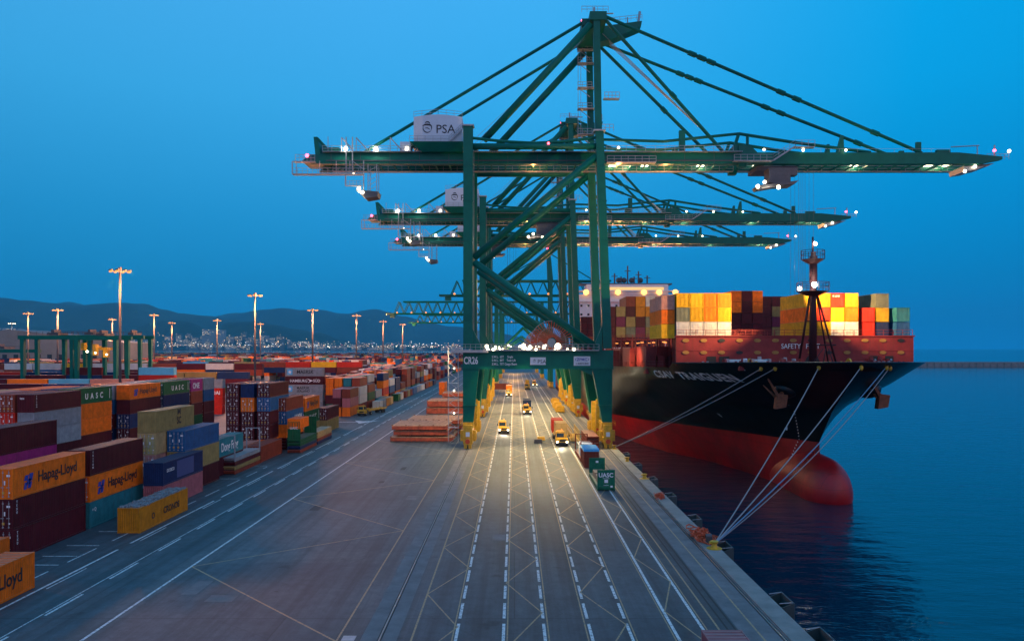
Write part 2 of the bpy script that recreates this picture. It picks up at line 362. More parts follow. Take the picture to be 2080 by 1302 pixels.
# markings
w = MB(); y = MB(); Z1, Z2 = .008, .012
def dash(mb, x, y0, y1, ln, gap, wd, z0=0):
    q = y0
    while q < y1:
        mb.box(x-wd/2, x+wd/2, q, min(q+ln, y1), z0, z0+.004); q += ln+gap
def seg(mb, a, b_, wd):
    a = Vector((*a, 0)); b_ = Vector((*b_, 0)); d = (b_-a).normalized(); n_ = Vector((-d.y, d.x, 0))*wd/2
    mb.add([(p.x, p.y, .0105) for p in (a-n_, b_-n_, b_+n_, a+n_)], [(0,1,2,3)])
for x in (-4.05, -.77, 2.12, 5.39, 8.15): dash(w, x, 30, 620, 3.4, 1.1, .22, .004)
for x in (11.35, 13.45, -29.7): w.box(x-.11, x+.11, 30, 620, .004, .008)
dash(w, -35.2, 30, 620, 5, 4.2, .2, .004); dash(w, -39.5, 30, 620, 22, 2.5, .22, .004); dash(w, -39.0, 32, 620, 6, 10, .12, .004); dash(w, -41.9, 40, 130, 5, 3, .15, .004)
w.box(-35.6, -35.5, 30, 400, .004, .008)
for q in (71, 74, 78, 84, 97, 118, 131): w.box(-45.5, -42.2, q, q+.15, .004, .008)
# arrow on the yard road
w.add([(-41.5, 205, .008), (-37.5, 214, .008), (-41.5, 211.5, .008), (-44.5, 214, .008)], [(0,1,2,3)]); w.box(-56, -42, 208.6, 209.4, .004, .008)
for x in (-7.1, -12.2, 14.6, 17.2): y.box(x-.07, x+.07, 30, 620, .004, .008)
for x in (-4.3, -.5, 2.4, 5.1, 8.42, 11.1, 13.72): y.box(x-.05, x+.05, 30, 620, .004, .008)
def zig(xa, xb, y0, y1, p, wd=.12, ph=0):
    q = y0; k = 0
    while q < y1:
        a, b_ = ((xa, xb) if k % 2 == 0 else (xb, xa)); seg(y, (a, q), (b_, q+p), wd); q += p; k += 1
zig(-7.1, -4.1, 33, 480, 7.4); zig(-.7, 2.1, 36, 480, 7.4); zig(5.4, 8.1, 33.5, 480, 7.4); zig(11.45, 13.4, 43.5, 480, 7.5)
q = 38.5; k = 0
while q < 260:
    a, b_ = ((-29.6, -12.2) if k % 2 == 0 else (-12.2, -29.6)); seg(y, (a, q), (b_, q+(14 if k%2==0 else 18)), .16); q += 14 if k%2==0 else 18; k += 1
tag(w.build('white_road_marking', M['mark_white']), kind='structure'); tag(y.build('yellow_road_marking', M['mark_yellow']), kind='structure')

# hills and the far shore -------------------------------------------------
def fmat(name, c1, c2, sc):
    return mat(name, c1, .9, noise=1, nscale=sc, dark=.55)
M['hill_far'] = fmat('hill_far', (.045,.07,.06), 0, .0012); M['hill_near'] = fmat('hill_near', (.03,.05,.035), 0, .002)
def hill(pts, D, depth, m, seed):
    rnd = random.Random(seed); P = []
    xs = [p[0] for p in pts]
    n = 160; rows = 14
    ph = [(rnd.uniform(0,6.28), rnd.uniform(.6,1.4)) for _ in range(6)]
    vs = []
    for j in range(rows+1):
        t = j/rows                      # 0 = front foot, 1 = back foot
        hh = math.sin(min(t/.7, 1)*math.pi/2)**1.1 if t < .7 else math.cos((t-.7)/.3*math.pi/2)
        yy = D-depth*.7+depth*t
        for i in range(n+1):
            px = xs[0]+(xs[-1]-xs[0])*i/n
            k = 0
            while k < len(pts)-2 and pts[k+1][0] < px: k += 1
            u = (px-pts[k][0])/(pts[k+1][0]-pts[k][0]); u = u*u*(3-2*u)
            py = pts[k][1]*(1-u)+pts[k+1][1]*u
            X = (px-1045)*D/1560; Zr = 20+(708-py)*D/1560
            bumpy = sum(math.sin(X*.0011*a*(s+1)+p+j*.5*(s+1)) for s, (p, a) in enumerate(ph))*Zr*.012
            vs.append((X, yy, WZ-3+max(0, Zr+5+bumpy*(1 if t<.7 else 0))*hh))
    fs = [(j*(n+1)+i, j*(n+1)+i+1, (j+1)*(n+1)+i+1, (j+1)*(n+1)+i) for j in range(rows) for i in range(n)]
    b = MB(); b.add(vs, fs); return tag(b.build('hill', m, smooth=True), kind='structure')
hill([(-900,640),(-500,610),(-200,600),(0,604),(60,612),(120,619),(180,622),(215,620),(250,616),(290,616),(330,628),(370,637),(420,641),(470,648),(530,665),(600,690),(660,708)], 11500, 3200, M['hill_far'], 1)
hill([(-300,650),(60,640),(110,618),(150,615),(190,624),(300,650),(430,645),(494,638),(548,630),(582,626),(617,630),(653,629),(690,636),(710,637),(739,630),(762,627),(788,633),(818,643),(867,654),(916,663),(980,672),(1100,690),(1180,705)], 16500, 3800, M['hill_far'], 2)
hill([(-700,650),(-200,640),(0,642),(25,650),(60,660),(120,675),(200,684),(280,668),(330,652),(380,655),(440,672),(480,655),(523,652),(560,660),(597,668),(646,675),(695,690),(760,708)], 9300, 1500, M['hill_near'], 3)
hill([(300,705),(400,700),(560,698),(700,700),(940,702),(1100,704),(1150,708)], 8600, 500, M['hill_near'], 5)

# town across the water: individual buildings, far lights as one mass
M['bld'] = mat('town_wall', (.5,.5,.5), .8, objcol=True, noise=.4, nscale=.05)
M['win_warm'] = emis('town_window_glow', (1.0,.78,.45), 2.2)
rb = random.Random(21)
bm_ = []
for k in range(5):
    b = MB(); wd = [30,44,60,26,80][k]; hh = [26,34,22,48,30][k]
    b.box(-wd/2, wd/2, -9, 9, -90, hh); b.box(-wd/2+3, -wd/2+9, -4, 4, hh, hh+3)
    wn = MB(); rr = random.Random(k)
    for fl in range(int(hh/4)):
        b.mi = 1
        for cx in range(int(wd/5)):
            if rr.random() < .22: b.box(-wd/2+2+cx*5, -wd/2+4.2+cx*5, -9.3, -9.0, 2+fl*4, 3.6+fl*4)
    bm_.append(b.mesh('building', [M['bld'], M['win_warm']]))
def town(px, D, zb, k, label, sc=1.0, tone=.4, grp='apartment blocks of the far town'):
    o = bpy.data.objects.new('apartment_building', bm_[k]); COL.objects.link(o); o.location = ((px-1045)*D/1560, D, zb); tag(o, label, 'building', grp)
    o.color = (tone, tone*.97, tone*.93, 1); o.scale = (sc*1.15, sc, sc*.72)
tones = ['pale', 'grey', 'cream', 'whitish', 'dull']
for i in range(170):
    px = rb.choice([rb.uniform(5, 130), rb.uniform(300, 560), rb.uniform(380, 520), rb.uniform(560, 935)])
    up = max(0, 1-abs(px-450)/260)*34 + (max(0, 1-px/200)*40)
    py = 705-rb.random()**.9*up-rb.random()*4
    D = 8400-(706-py)*2
    D = 8050 + (706-py)*22
    town(px, D, 20+(708-py)*D/1560-34, rb.randrange(5), '%s apartment block in the far town %s, %s' % (tones[i%5], 'below the left ridge' if px < 250 else 'under the middle hill' if px < 560 else 'along the low shore', ['low down','near the water','part way up'][i%3]), rb.uniform(.8, 1.9), rb.uniform(.10, .38))
town(425, 8300, 160, 1, 'tallest grey tower block pair standing above the far town, left one', 2.7, .30, 'tower blocks above the town'); town(446, 8320, 160, 1, 'tallest grey tower block pair standing above the far town, right one', 2.5, .34, 'tower blocks above the town')
b = MB(); rl = random.Random(5)
for i in range(760):
    px = rl.uniform(-20, 965); py = 706-abs(rl.gauss(0, 5.5))-(.3 if px > 600 else 1.5)
    if rl.random() < .14: py = 706-rl.random()*max(6, 46-abs(px-450)*.12)
    D = 8000-rl.random()*60-(0 if py > 700 else 0); s = 20+(708-py)*D/1560
    r = rl.choice([1.3,1.6,2.0,3.0])*(1.7 if rl.random() < .06 else 1)
    b.mi = rl.choice([0,0,0,1,1,2]) if rl.random() > .03 else 3
    b.sphere(((px-1045)*D/1560, D, s), r, 5, 4)
tag(b.build('town_lights', [emis('town_light_white', (1,.9,.7), 4), emis('town_light_warm', (1,.6,.25), 4), emis('town_light_cool', (.75,.9,1), 4), emis('town_light_red', (1,.1,.1), 5)]), 'scattered white and orange street lights of the far town along the shore', 'town lights', kind='stuff')
b = MB((-2500, 7900, -4)); b.box(-7500, -430, 7850, 7950, -6, 1.5); tag(b.build('far_quay', M['concrete2']), 'low dark harbour wall below the far town lights', 'harbour wall')
# breakwater on the right
b = MB((800, 1010, -4)); b.box(390, 2400, 1000, 1012, -8, 2.6)
for i in range(220): xx = 392+i*9.1; b.box(xx, xx+.8, 999.4, 1000, -8, 2.2)
bw = tag(b.build('breakwater', M['concrete']), 'long grey concrete breakwater wall in the sea behind the bow', 'breakwater')
b = MB(); b.tube((730, 1004, 2.6), (730, 1004, 4.6), .2, 6); lo = b.build('lamp_post', M['steel'], bw, loc=(-800,-1010,4))
b = MB(); b.sphere((730, 1004, 5), .8); b.build('lamp', M['lamp_white'], bw, loc=(-800,-1010,4))

# ================================================================== CONTAINERS
CW, CH = 1.22, 2.59
PAL = dict(maroon=(.095,.008,.016), brown=(.27,.050,.026), red=(.62,.028,.012), orange=(.95,.19,.008), navy=(.010,.030,.11), blue=(.015,.12,.30), teal=(.03,.22,.25),
           green=(.010,.11,.040), khaki=(.34,.25,.085), tan=(.50,.34,.14), grey=(.30,.33,.36), white=(.66,.64,.60), yellow=(.78,.42,.012), magenta=(.46,.03,.22), plum=(.18,.02,.07),
           salmon=(.55,.26,.20), pink=(.42,.13,.15), lightblue=(.10,.42,.62), dgreen=(.012,.17,.09), mustard=(.66,.24,.010), olive=(.20,.21,.14))
def corr(mb, x, y0, y1, z0, z1, s, pitch, dep, along='y'):
    # corrugated sheet: along y at x (s = outward sign) or along x at y
    n = int(round((y1-y0)/pitch)); p = (y1-y0)/n; prof = []
    for i in range(n):
        a = y0+i*p; prof += [(a, 0), (a+p*.26, 0), (a+p*.5, 1), (a+p*.76, 1)]
    prof.append((y1, 0))
    f = (lambda a, d, z: (x-s*dep*d, a, z)) if along == 'y' else (lambda a, d, z: (a, x-s*dep*d, z))
    vs = [f(a, d, z0) for a, d in prof]+[f(a, d, z1) for a, d in prof]; m = len(prof)
    fs = [(i, i+1, m+i+1, m+i) for i in range(m-1)]
    if (s < 0) == (along == 'y'): fs = [q[::-1] for q in fs]
    mb.add(vs, fs)
def cont_meshes(L, reefer=False):
    h = L/2
    b = MB(); pit, dep = (.285, .045) if not reefer else (.6, .012)
    corr(b, CW-.02, -h+.12, h-.12, .16, CH-.10, 1, pit, dep); corr(b, -CW+.02, -h+.12, h-.12, .16, CH-.10, -1, pit, dep)
    corr(b, h-.03, -CW+.12, CW-.12, .16, CH-.12, 1, .25, .05, 'x')
    b.box(-CW+.05, CW-.05, -h+.1, h-.1, .12, .17)
    n = int(L/.5)                                   # shallow roof corrugations across
    for i in range(n):
        a = -h+.15+(L-.3)*i/n; b.box(-CW+.08, CW-.08, a, a+.22, CH-.06, CH-.02)
    b.box(-CW+.05, CW-.05, -h+.1, h-.1, CH-.09, CH-.058)
    body = b.mesh('body', M['paint'])
    b = MB()
    for sx_ in (-1, 1):
        for sy in (-1, 1):
            b.box(min(sx_*CW, sx_*(CW-.13)), max(sx_*CW, sx_*(CW-.13)), min(sy*h, sy*(h-.14)), max(sy*h, sy*(h-.14)), .12, CH-.12)
            for z in (0, CH-.12): b.box(min(sx_*(CW+.006), sx_*(CW-.16)), max(sx_*(CW+.006), sx_*(CW-.16)), min(sy*(h+.006), sy*(h-.18)), max(sy*(h+.006), sy*(h-.18)), z, z+.12)
        b.box(min(sx_*CW, sx_*(CW-.06)), max(sx_*CW, sx_*(CW-.06)), -h+.18, h-.18, .02, .16)
        b.box(min(sx_*CW, sx_*(CW-.06)), max(sx_*CW, sx_*(CW-.06)), -h+.18, h-.18, CH-.11, CH-.01)
    for sy in (-1, 1):
        b.box(-CW+.16, CW-.16, min(sy*h, sy*(h-.1)), max(sy*h, sy*(h-.1)), .02, .16); b.box(-CW+.16, CW-.16, min(sy*h, sy*(h-.1)), max(sy*h, sy*(h-.1)), CH-.13, CH-.015)
    frame = b.mesh('frame', M['paint'])
    b = MB()
    b.box(-CW+.14, -.01, -h+.04, -h+.09, .17, CH-.14)
    for k in range(4): b.box(-CW+.2, -.07, -h+.015, -h+.04, .32+k*.56, .60+k*.56)
    b.mi = 1; b.box(-.95, -.62, -h-.012, -h+.012, 1.9, 2.08); b.box(-.5, -.38, -h-.012, -h+.012, 1.2, 1.55); b.box(-.95, -.8, -h-.012, -h+.012, .5, .62)
    b.mi = 2; b.box(-.42, -.2, -h-.012, -h+.012, .45, .66); b.mi = 0
    door = b.mesh('door', [M['paint'], M['letter_white'], M['yellow']])
    b = MB()
    for x in (-CW+.38, -.28): b.tube((x, -h-.005, .14), (x, -h-.005, CH-.13), .022, 5); b.box(x-.09, x+.22, -h-.03, -h+.01, .98, 1.03); b.box(x-.07, x+.07, -h-.02, -h+.03, .2, .28); b.box(x-.07, x+.07, -h-.02, -h+.03, 2.2, 2.28)
    bars = b.mesh('locking_bar', M['galv'])
    b = MB()                                         # placards on the doors
    return dict(L=L, body=body, frame=frame, door=door, bars=bars)
C40 = cont_meshes(12.19); C20 = cont_meshes(6.06); R40 = cont_meshes(12.19, True)
# reefer machinery panel
b = MB(); b.box(-CW+.14, CW-.14, -6.06, -5.99, .17, CH-.14)
for k in range(9): b.box(-.95, -.05, -6.09, -6.06, .4+k*.09, .44+k*.09)
b.box(.1, .95, -6.10, -6.06, .35, 1.25); b.box(-.9, .9, -6.09, -6.06, 1.5, 2.35)
for x in (-.45, .45): b.tube((x, -6.12, 1.92), (x, -6.06, 1.92), .36, 12)
REEF = b.mesh('cooling_unit', M['paint'])
def simple_mesh(L):
    b = MB(); h = L/2
    corr(b, CW, -h, h, .1, CH-.08, 1, L/10, .06); corr(b, -CW, -h, h, .1, CH-.08, -1, L/10, .06)
    b.box(-CW+.02, CW-.02, -h+.05, h-.05, 0, CH-.02); b.box(-CW, CW, -h, h, CH-.1, CH)
    for x in (-CW+.05, CW-.05, 0): b.box(x-.06, x+.06, -h-.03, -h+.05, .02, CH-.1); b.box(x-.06, x+.06, h-.05, h+.03, .02, CH-.1)
    return b.mesh('container_body', M['paint'])
S40 = simple_mesh(12.19); S20 = simple_mesh(6.06)
CNT = [0]
def container(x, y, z, c, rz=0, h=2.9, ln=40, detail=True, label='', grp='shipping containers stacked in the yard', front='door', jit=.03, reef=False):
    """x = centre, y = near end; a rotated one (rz=90) has x = centre, y = near side"""
    CNT[0] += 1; L = 12.19 if ln == 40 else 6.06
    col = PAL[c] if isinstance(c, str) else c
    k = random.uniform(.82, 1.15); col = tuple(min(1, v*k) for v in col)
    rot = rz+(math.pi if front == 'blank' else 0)
    yc = y+(L/2 if abs(math.sin(rz)) < .5 else CW)
    px = x+random.uniform(-jit, jit)
    if not detail:
        me = S40 if ln == 40 else S20
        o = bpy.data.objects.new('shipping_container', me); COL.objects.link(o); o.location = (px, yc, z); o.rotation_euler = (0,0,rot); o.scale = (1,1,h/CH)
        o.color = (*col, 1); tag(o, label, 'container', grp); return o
    T = (R40 if reef else C40) if ln == 40 else C20
    o = empty('shipping_container', (px, yc, z), rot, label=label, cat='container', group=grp); o.scale = (1, 1, h/CH)
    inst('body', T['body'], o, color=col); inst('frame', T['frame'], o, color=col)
    if reef: inst('cooling_unit', REEF, o, color=tuple(v*.9 for v in col))
    else:
        for s in (1, -1):
            d = inst('door', T['door'], o, color=tuple(v*random.uniform(.85,1.1) for v in col)); d.scale = (s, 1, 1)
            inst('locking_bar', T['bars'], d)
    return o
def side_text(o, s, size, m='letter_white', u=0, z=1.0, bold=.01, side=1, sx=1, rot_ok=True, align='CENTER'):
    # side +1 = the +x side in world when container is not turned; local frame handles the turned ones
    flip = abs(abs(o.rotation_euler.z)-math.pi) < .1
    s_ = -side if flip else side
    x = s_*(CW+.004); y = u*s_ 
    return text(s, o, (x, y, z), RIGHT if s_ > 0 else BACKX, size, m, bold, sx=sx, align=align, ext=.008)
def end_text(o, s, size, m='letter_white', u=0, z=1.9, bold=.01, align='CENTER'):
    h = 6.1 if abs(o.children[0].data.vertices[0].co.y) > 4 else 3.04
    flip = abs(abs(o.rotation_euler.z)-math.pi) < .1
    return text(s, o, (-u if flip else u, (h if flip else -h), z), (R(90), 0, R(180)) if flip else FRONT, size, m, bold, align=align, ext=.012)
def plate(o, u0, u1, z0, z1, m, name='marking', t=.01, side=1):
    flip = abs(abs(o.rotation_euler.z)-math.pi) < .1; s_ = -side if flip else side
    b = MB(); x = s_*(CW+.002); b.box(min(x, x+s_*t), max(x, x+s_*t), min(u0*s_, u1*s_), max(u0*s_, u1*s_), z0, z1)
    return b.build(name, M[m], o)
def orange_logo(o):   # orange carrier: blue square mark and the name
    side_text(o, 'Hapag-Lloyd', 1.35, 'letter_black', u=1.1, z=.95, bold=.015, sx=1.0)
    flip = abs(abs(o.rotation_euler.z)-math.pi) < .1; s_ = -1 if flip else 1
    b = MB(); x0 = s_*(CW+.003); x1 = s_*(CW+.012)
    def q(u0, z0, u1, z1, sl=.18):
        P = [(u0, z0), (u1, z0), (u1+sl, z1), (u0+sl, z1)]
        vs = [(x0, s_*u, z) for u, z in P]+[(x1, s_*u, z) for u, z in P]
        b.add(vs, [(0,1,2,3), (4,5,6,7), (0,1,5,4), (1,2,6,5), (2,3,7,6), (3,0,4,7)])
    q(-4.5, .55, -4.05, 1.15); q(-4.45, 1.3, -3.9, 1.75); q(-3.9, .6, -3.4, 1.1); q(-3.75, 1.2, -3.2, 1.85); q(-4.1, .95, -3.5, 1.4)
    b.build('emblem', M['letter_blue'], o)
def uasc(o): side_text(o, 'U  A  S  C', 1.35, 'letter_white', u=.3, z=.75, bold=.02); plate(o, 5.3, 5.45, .5, 2.2, 'letter_white')
def msc(o):
    side_text(o, 'M', 1.0, 'letter_black', u=1.0, z=1.75, bold=.03, sx=1.4); side_text(o, 'SC', 1.2, 'letter_black', u=1.0, z=.6, bold=.03)
def code(o, s='TEXU'):  # vertical row of letters beside the near corner
    for i, ch in enumerate(s[:6]): side_text(o, ch, .3, 'letter_white', u=-5.5, z=2.2-i*.3)

COLS = ['maroon','brown','navy','orange','maroon','brown','blue','grey','khaki','red','maroon','green','orange','tan','white','teal','brown','maroon','navy','salmon']
NEARC = {}
def stack(xr, y, spec, row, place, h=2.9, ln=40, detail=True, base=0):
    """xr = x of the side nearest the quay, y = near end, spec from the ground up"""
    r = []; z = base; n = len(spec)
    for i, s in enumerate(spec):
        c, fr, hh = s[0], (s[1] if len(s) > 1 else 'door'), (s[2] if len(s) > 2 else h)
        tier = 'bottom' if i == 0 and n > 1 else 'top' if i == n-1 and n > 1 else 'alone' if n == 1 else orth(i+1)+' up'
        lb = '%s container, %s, %s, %s' % (c, tier, place, row)
        r.append(container(xr-CW, y, z, c, 0, hh, ln, detail, lb, front=fr)); z += hh
    return r
D_, B_ = 'door', 'blank'
RA = 'lane side row'
# --- row beside the lane (near block)
o = stack(-40.2, 52.2, [('orange',B_,3.0)], RA, 'nearest place')[0]; orange_logo(o)
stack(-46.0, 57.8, [('orange',)], RA, 'second place, one row in')
r = stack(-47.2, 72.3, [('maroon',D_,2.9),('maroon',D_,2.9),('orange',D_,2.9)], RA, 'second stack, far left edge'); orange_logo(r[2]); code(r[0], 'TEXU'); code(r[1], 'TEXU')
r = stack(-47.2, 85.4, [('teal',B_,2.9),('orange',D_,2.9),('maroon',B_,2.9)], RA, 'third stack, right behind the first tall one'); orange_logo(r[1]); code(r[2], 'TRITON'); side_text(r[0], '+ Q', .5, u=-5.2, z=1.6)
r = stack(-54.2, 78.8, [('maroon',),('maroon',),('magenta',),('maroon',B_)], RA, 'tall stack one row further in'); code(r[3], 'TEX')
o = stack(-40.6, 83.2, [('mustard',B_,2.75)], RA, 'spot in front, open topped with rubble')[0]
o['label'] = 'mustard yellow open top container filled with grey rubble, alone at the lane'
side_text(o, 'CRONOS', 1.0, 'letter_black', u=1.6, z=.9, bold=.02); side_text(o, 'O', .9, 'letter_black', u=-3.0, z=.9, bold=.02)
b = MB((o.location.x, o.location.y, 2.75)); rr = random.Random(3)
for i in range(520): b.cb((o.location.x+rr.uniform(-1.1,1.1), o.location.y+rr.uniform(-5.9,5.9), 2.75+rr.uniform(-.06,.07)), (rr.uniform(.12,.36), rr.uniform(.12,.4), rr.uniform(.08,.2)))
tag(b.build('rubble_load', M['tarp_grey']), 'heap of grey rubble on top of the mustard open container', 'rubble')
r = stack(-43.7, 95.5, [('pink',B_),('navy',B_)], RA, 'low stack behind the mustard one'); side_text(r[1], 'ΩCOSCO', .5, u=-4, z=1.4); plate(r[1], -2.2, 3.0, .35, 2.3, 'panel_blue')
r = stack(-47.9, 102.6, [('brown',),('salmon',),('tan',),('khaki',B_)], RA, 'four high stack with the striped khaki top'); msc(r[3])
r = stack(-45.3, 105.6, [('maroon',),('khaki',),('blue',D_)], RA, 'three high stack with the blue top')
r = stack(-46.2, 118.6, [('maroon',),('teal',B_)], RA, 'two high stack with the lettered teal top'); side_text(r[1], 'Dong Fang', 1.7, u=0, z=.7, bold=.02)
stack(-44.4, 134.5, [('brown',)], RA, 'place behind the flat rack pile')
stack(-47.6, 131.5, [('salmon',)], RA, 'place left of the brown one')
r = stack(-46.5, 146, [('orange',B_,2.7),('maroon',D_,2.7),('maroon',D_,2.65),('blue',D_,2.65),('maroon',D_,2.65)], RA, 'right column of the five high block')
stack(-49.6, 146, [('maroon',D_,2.7),('maroon',D_,2.7),('orange',D_,2.65),('navy',B_,2.65)], RA, 'middle column of the five high block', base=2.6)
stack(-49.6, 146, [('brown',D_,2.6)], RA, 'foot of the middle column')
stack(-52.4, 146, [('brown',D_,2.7),('maroon',D_,2.7),('maroon',D_,2.65),('maroon',D_,2.65),('maroon',D_,2.65)], RA, 'left column of the five high block')
r = stack(-45.0, 151.5, [('orange',B_,2.6),('blue',D_,2.6),('brown',D_,2.6)], RA, 'column on top of folded racks', base=2.4); side_text(r[1], 'HYUNDAI', 1.2, u=2.2, z=.6, bold=.02)
r = stack(-45.0, 165.2, [('khaki',),('green',D_,2.9),('orange',B_,2.9)], RA, 'stack behind the folded racks', base=.6); orange_logo(r[2]); uasc(r[1])
r = stack(-44.6, 183, [('khaki',B_,2.9),('maroon',D_,2.9)], RA, 'two high stack before the cross road')
r[0]['label'] = 'khaki container under a maroon one, last stack before the cross road'
stack(-47.4, 183, [('teal',B_,2.9)], RA, 'left of the stack before the cross road')
# --- second block, five high
RB = 'second block'
def five(xr, y, cols, place, fr='d', ln=40):
    sp = []
    for i, c in enumerate(cols): sp.append((c, B_ if fr[i % len(fr)] == 'b' else D_, 2.65))
    return stack(xr, y, sp, RB, place, ln=ln)
r = five(-70.6, 141, ['maroon','maroon','navy','maroon','orange'], 'right hand front column', 'dddbb'); orange_logo(r[4]); 
five(-73.6, 141, ['blue','navy','maroon','blue','grey'], 'second front column from the right')
five(-76.5, 141, ['teal','lightblue','orange','navy','brown'], 'third front column from the right', 'ddbbd')
r = five(-70.6, 154.6, ['green','green','maroon','navy','green'], 'right side column second from the front'); uasc(r[4]); side_text(r[1], 'CHINA SHIPPING', .8, u=3)
r = five(-70.6, 167.8, ['blue','green','maroon','brown','magenta'], 'short column third from the front', ln=20); side_text(r[4], 'ONE', 1.7, u=-.5, z=.6, bold=.02)
r = five(-70.6, 174.6, ['green','maroon','maroon','blue','grey'], 'short column at the far end', ln=20)
for i, yy in enumerate((154.6, 168.2)):
    for j, xx in enumerate((-73.6, -76.5)):
        five(xx, yy, [random.choice(COLS) for _ in range(5)], '%s column, %s row back' % (orth(j+2), orth(i+2)))
r = five(-70.4, 112.6, ['khaki','maroon','grey','grey','maroon'], 'near left stack, right column', 'dbbbb'); end_text(r[4], 'tex', .5, u=-.55); code(r[4], 'TRITON')
five(-73.3, 112.6, ['brown','white','red','red','brown'], 'near left stack, second column')
five(-76.2, 112.6, ['brown','navy','grey','maroon','brown'], 'near left stack, third column')
r = five(-73.0, 127, ['khaki','maroon','orange','orange','green'], 'middle left stack, first column', 'b'); uasc(r[4])
five(-75.9, 127, ['brown','maroon','orange','navy','navy'], 'middle left stack, second column', 'b')
five(-78.8, 127, ['khaki','brown','tan','orange','orange'], 'middle left stack, third column')
r = five(-81.6, 127.5, ['khaki','brown','tan','orange','orange'], 'middle left stack, fourth column'); r[4].scale.z *= 1
for j, xx in enumerate((-79.1, -82.0, -84.9, -87.8)): five(xx, 112.6 if j < 1 else 114+j, [random.choice(COLS) for _ in range(5)], 'near left stack, %s column' % orth(j+4))
# --- broadside stacks, lettered
RC = 'cross road'
def broad(xl, y, spec, place, h=2.65, ln=40, base=0, detail=True, row=RC):
    r = []; z = base; L = 12.19 if ln == 40 else 6.06
    for i, c in enumerate(spec):
        tier = 'bottom' if i == 0 else 'top' if i == len(spec)-1 else orth(i+1)+' up'
        r.append(container(xl+L/2, y, z, c, R(-90), h, ln, detail, '%s broadside container, %s, %s, %s' % (c, tier, place, row))); z += h
    return r
def btext(o, s, size, m='letter_white', u=0, z=.8, bold=.015, align='LEFT'):
    # text on the side that faces -y (local +x of a container turned by -90)
    return text(s, o, (CW+.004, u, z), RIGHT, size, m, bold, align=align, ext=.008)
def star(o, u=-4.6):
    b = MB(); b.box(CW+.002, CW+.01, u-.85, u+.85, .45, 2.15); b.build('emblem', M['sky_blue'], o)
    b = MB(); pts = []
    for i in range(14):
        a = math.pi/2+i*math.pi/7; rr_ = .62 if i % 2 == 0 else .30
        pts.append((u+rr_*math.cos(a), 1.3+rr_*math.sin(a)))
    b.prism(pts, 'x', CW+.012, CW+.02); b.build('star', M['letter_white'], o)
r = broad(-74.6, 250, ['grey','grey','grey','maroon','grey'], 'lettered stack right of the middle', h=2.75)
for i in (4, 2, 1, 0): star(r[i]); btext(r[i], 'MAERSK', 1.5 if i == 4 else 1.15, 'letter_black', u=-2.4, z=.85 if i == 4 else 1.25)
btext(r[2], 'SEALAND', 1.0, 'letter_black', u=-2.4, z=.3); btext(r[3], 'HAMBURG  ', 1.2, u=-4.6, z=.8); btext(r[3], 'SÜD', 1.2, u=3.0, z=.8)
b = MB(); b.prism([(1.0, 1.9), (3.0, 1.25), (1.2, .5), (1.9, 1.15)], 'x', CW+.004, CW+.014); b.build('emblem', M['letter_white'], r[3])
r = broad(-101.2, 234, ['red','red','red','grey'], 'red stack with white letters'); btext(r[2], 'HYUNDAI', 1.5, u=-1.3, z=.7, bold=.03)
for i in (0, 1): btext(r[i], 'HMM', 1.3, u=.2, z=.8, bold=.03)
# generic far yard ------------------------------------------------------
rg = random.Random(11)
ind = []      # candidates: (size, args)
def cand(x, y, z, c, rz, ln, h, tier, n, row): ind.append((1/y, (x, y, z, c, rz, ln, h, tier, n, row)))
# stacks along the road behind the cross road
YROWS = [(226, 4), (240, 4), (254, 3), (268, 4), (283, 4), (298, 3), (313, 4), (328, 4), (345, 4), (362, 4), (380, 4), (398, 4), (418, 4), (440, 4), (465, 4), (490, 4), (520, 4), (550, 4), (585, 4), (620, 4)]
fixed = {(226, 0): ['orange','pink','brown'], (226, 1): ['orange','maroon','pink'], (240, 2): ['pink','orange','orange','orange'], (240, 3): ['green','maroon','orange','orange'], (254, 0): ['brown','green','brown'], (254, 1): ['red','red','green','green']}
for yi, (yy, mx_) in enumerate(YROWS):
    for k in range(8):
        xr = -48.3-k*2.75
        if yy < 340 and xr-2.44 < -.254*yy: continue
        if yy < 235 and k > 1: continue
        cols = fixed.get((yy, k)) or [rg.choice(COLS) for _ in range(rg.choice([2,3,3,4,4]) if yy < 340 else rg.choice([3,4,4]))]
        for i, c in enumerate(cols): cand(xr-CW, yy, i*2.7, c, 0, 40, 2.7, i, len(cols), 'roadside block, %s row back, %s column from the road' % (orth(yi+1), orth(k+1)))
# low line of single boxes at the road
lowl = [('white',252,20),('grey',259,20),('mustard',266,20),('tan',274,20),('teal',268,40),('green',292,20),('white',300,20),('brown',312,20),('tan',320,20),('brown',327,20),('blue',336,40),('grey',350,40),('white',366,40),('brown',384,40),('orange',402,40),('navy',420,40)]
for i, (c, yy, ln) in enumerate(lowl): 
    cand(-45.4+(-2.6 if c == 'teal' else 0), yy, 0, c, 0, ln, 2.7, 0, 1, 'low roadside line, %s box' % orth(i+1))
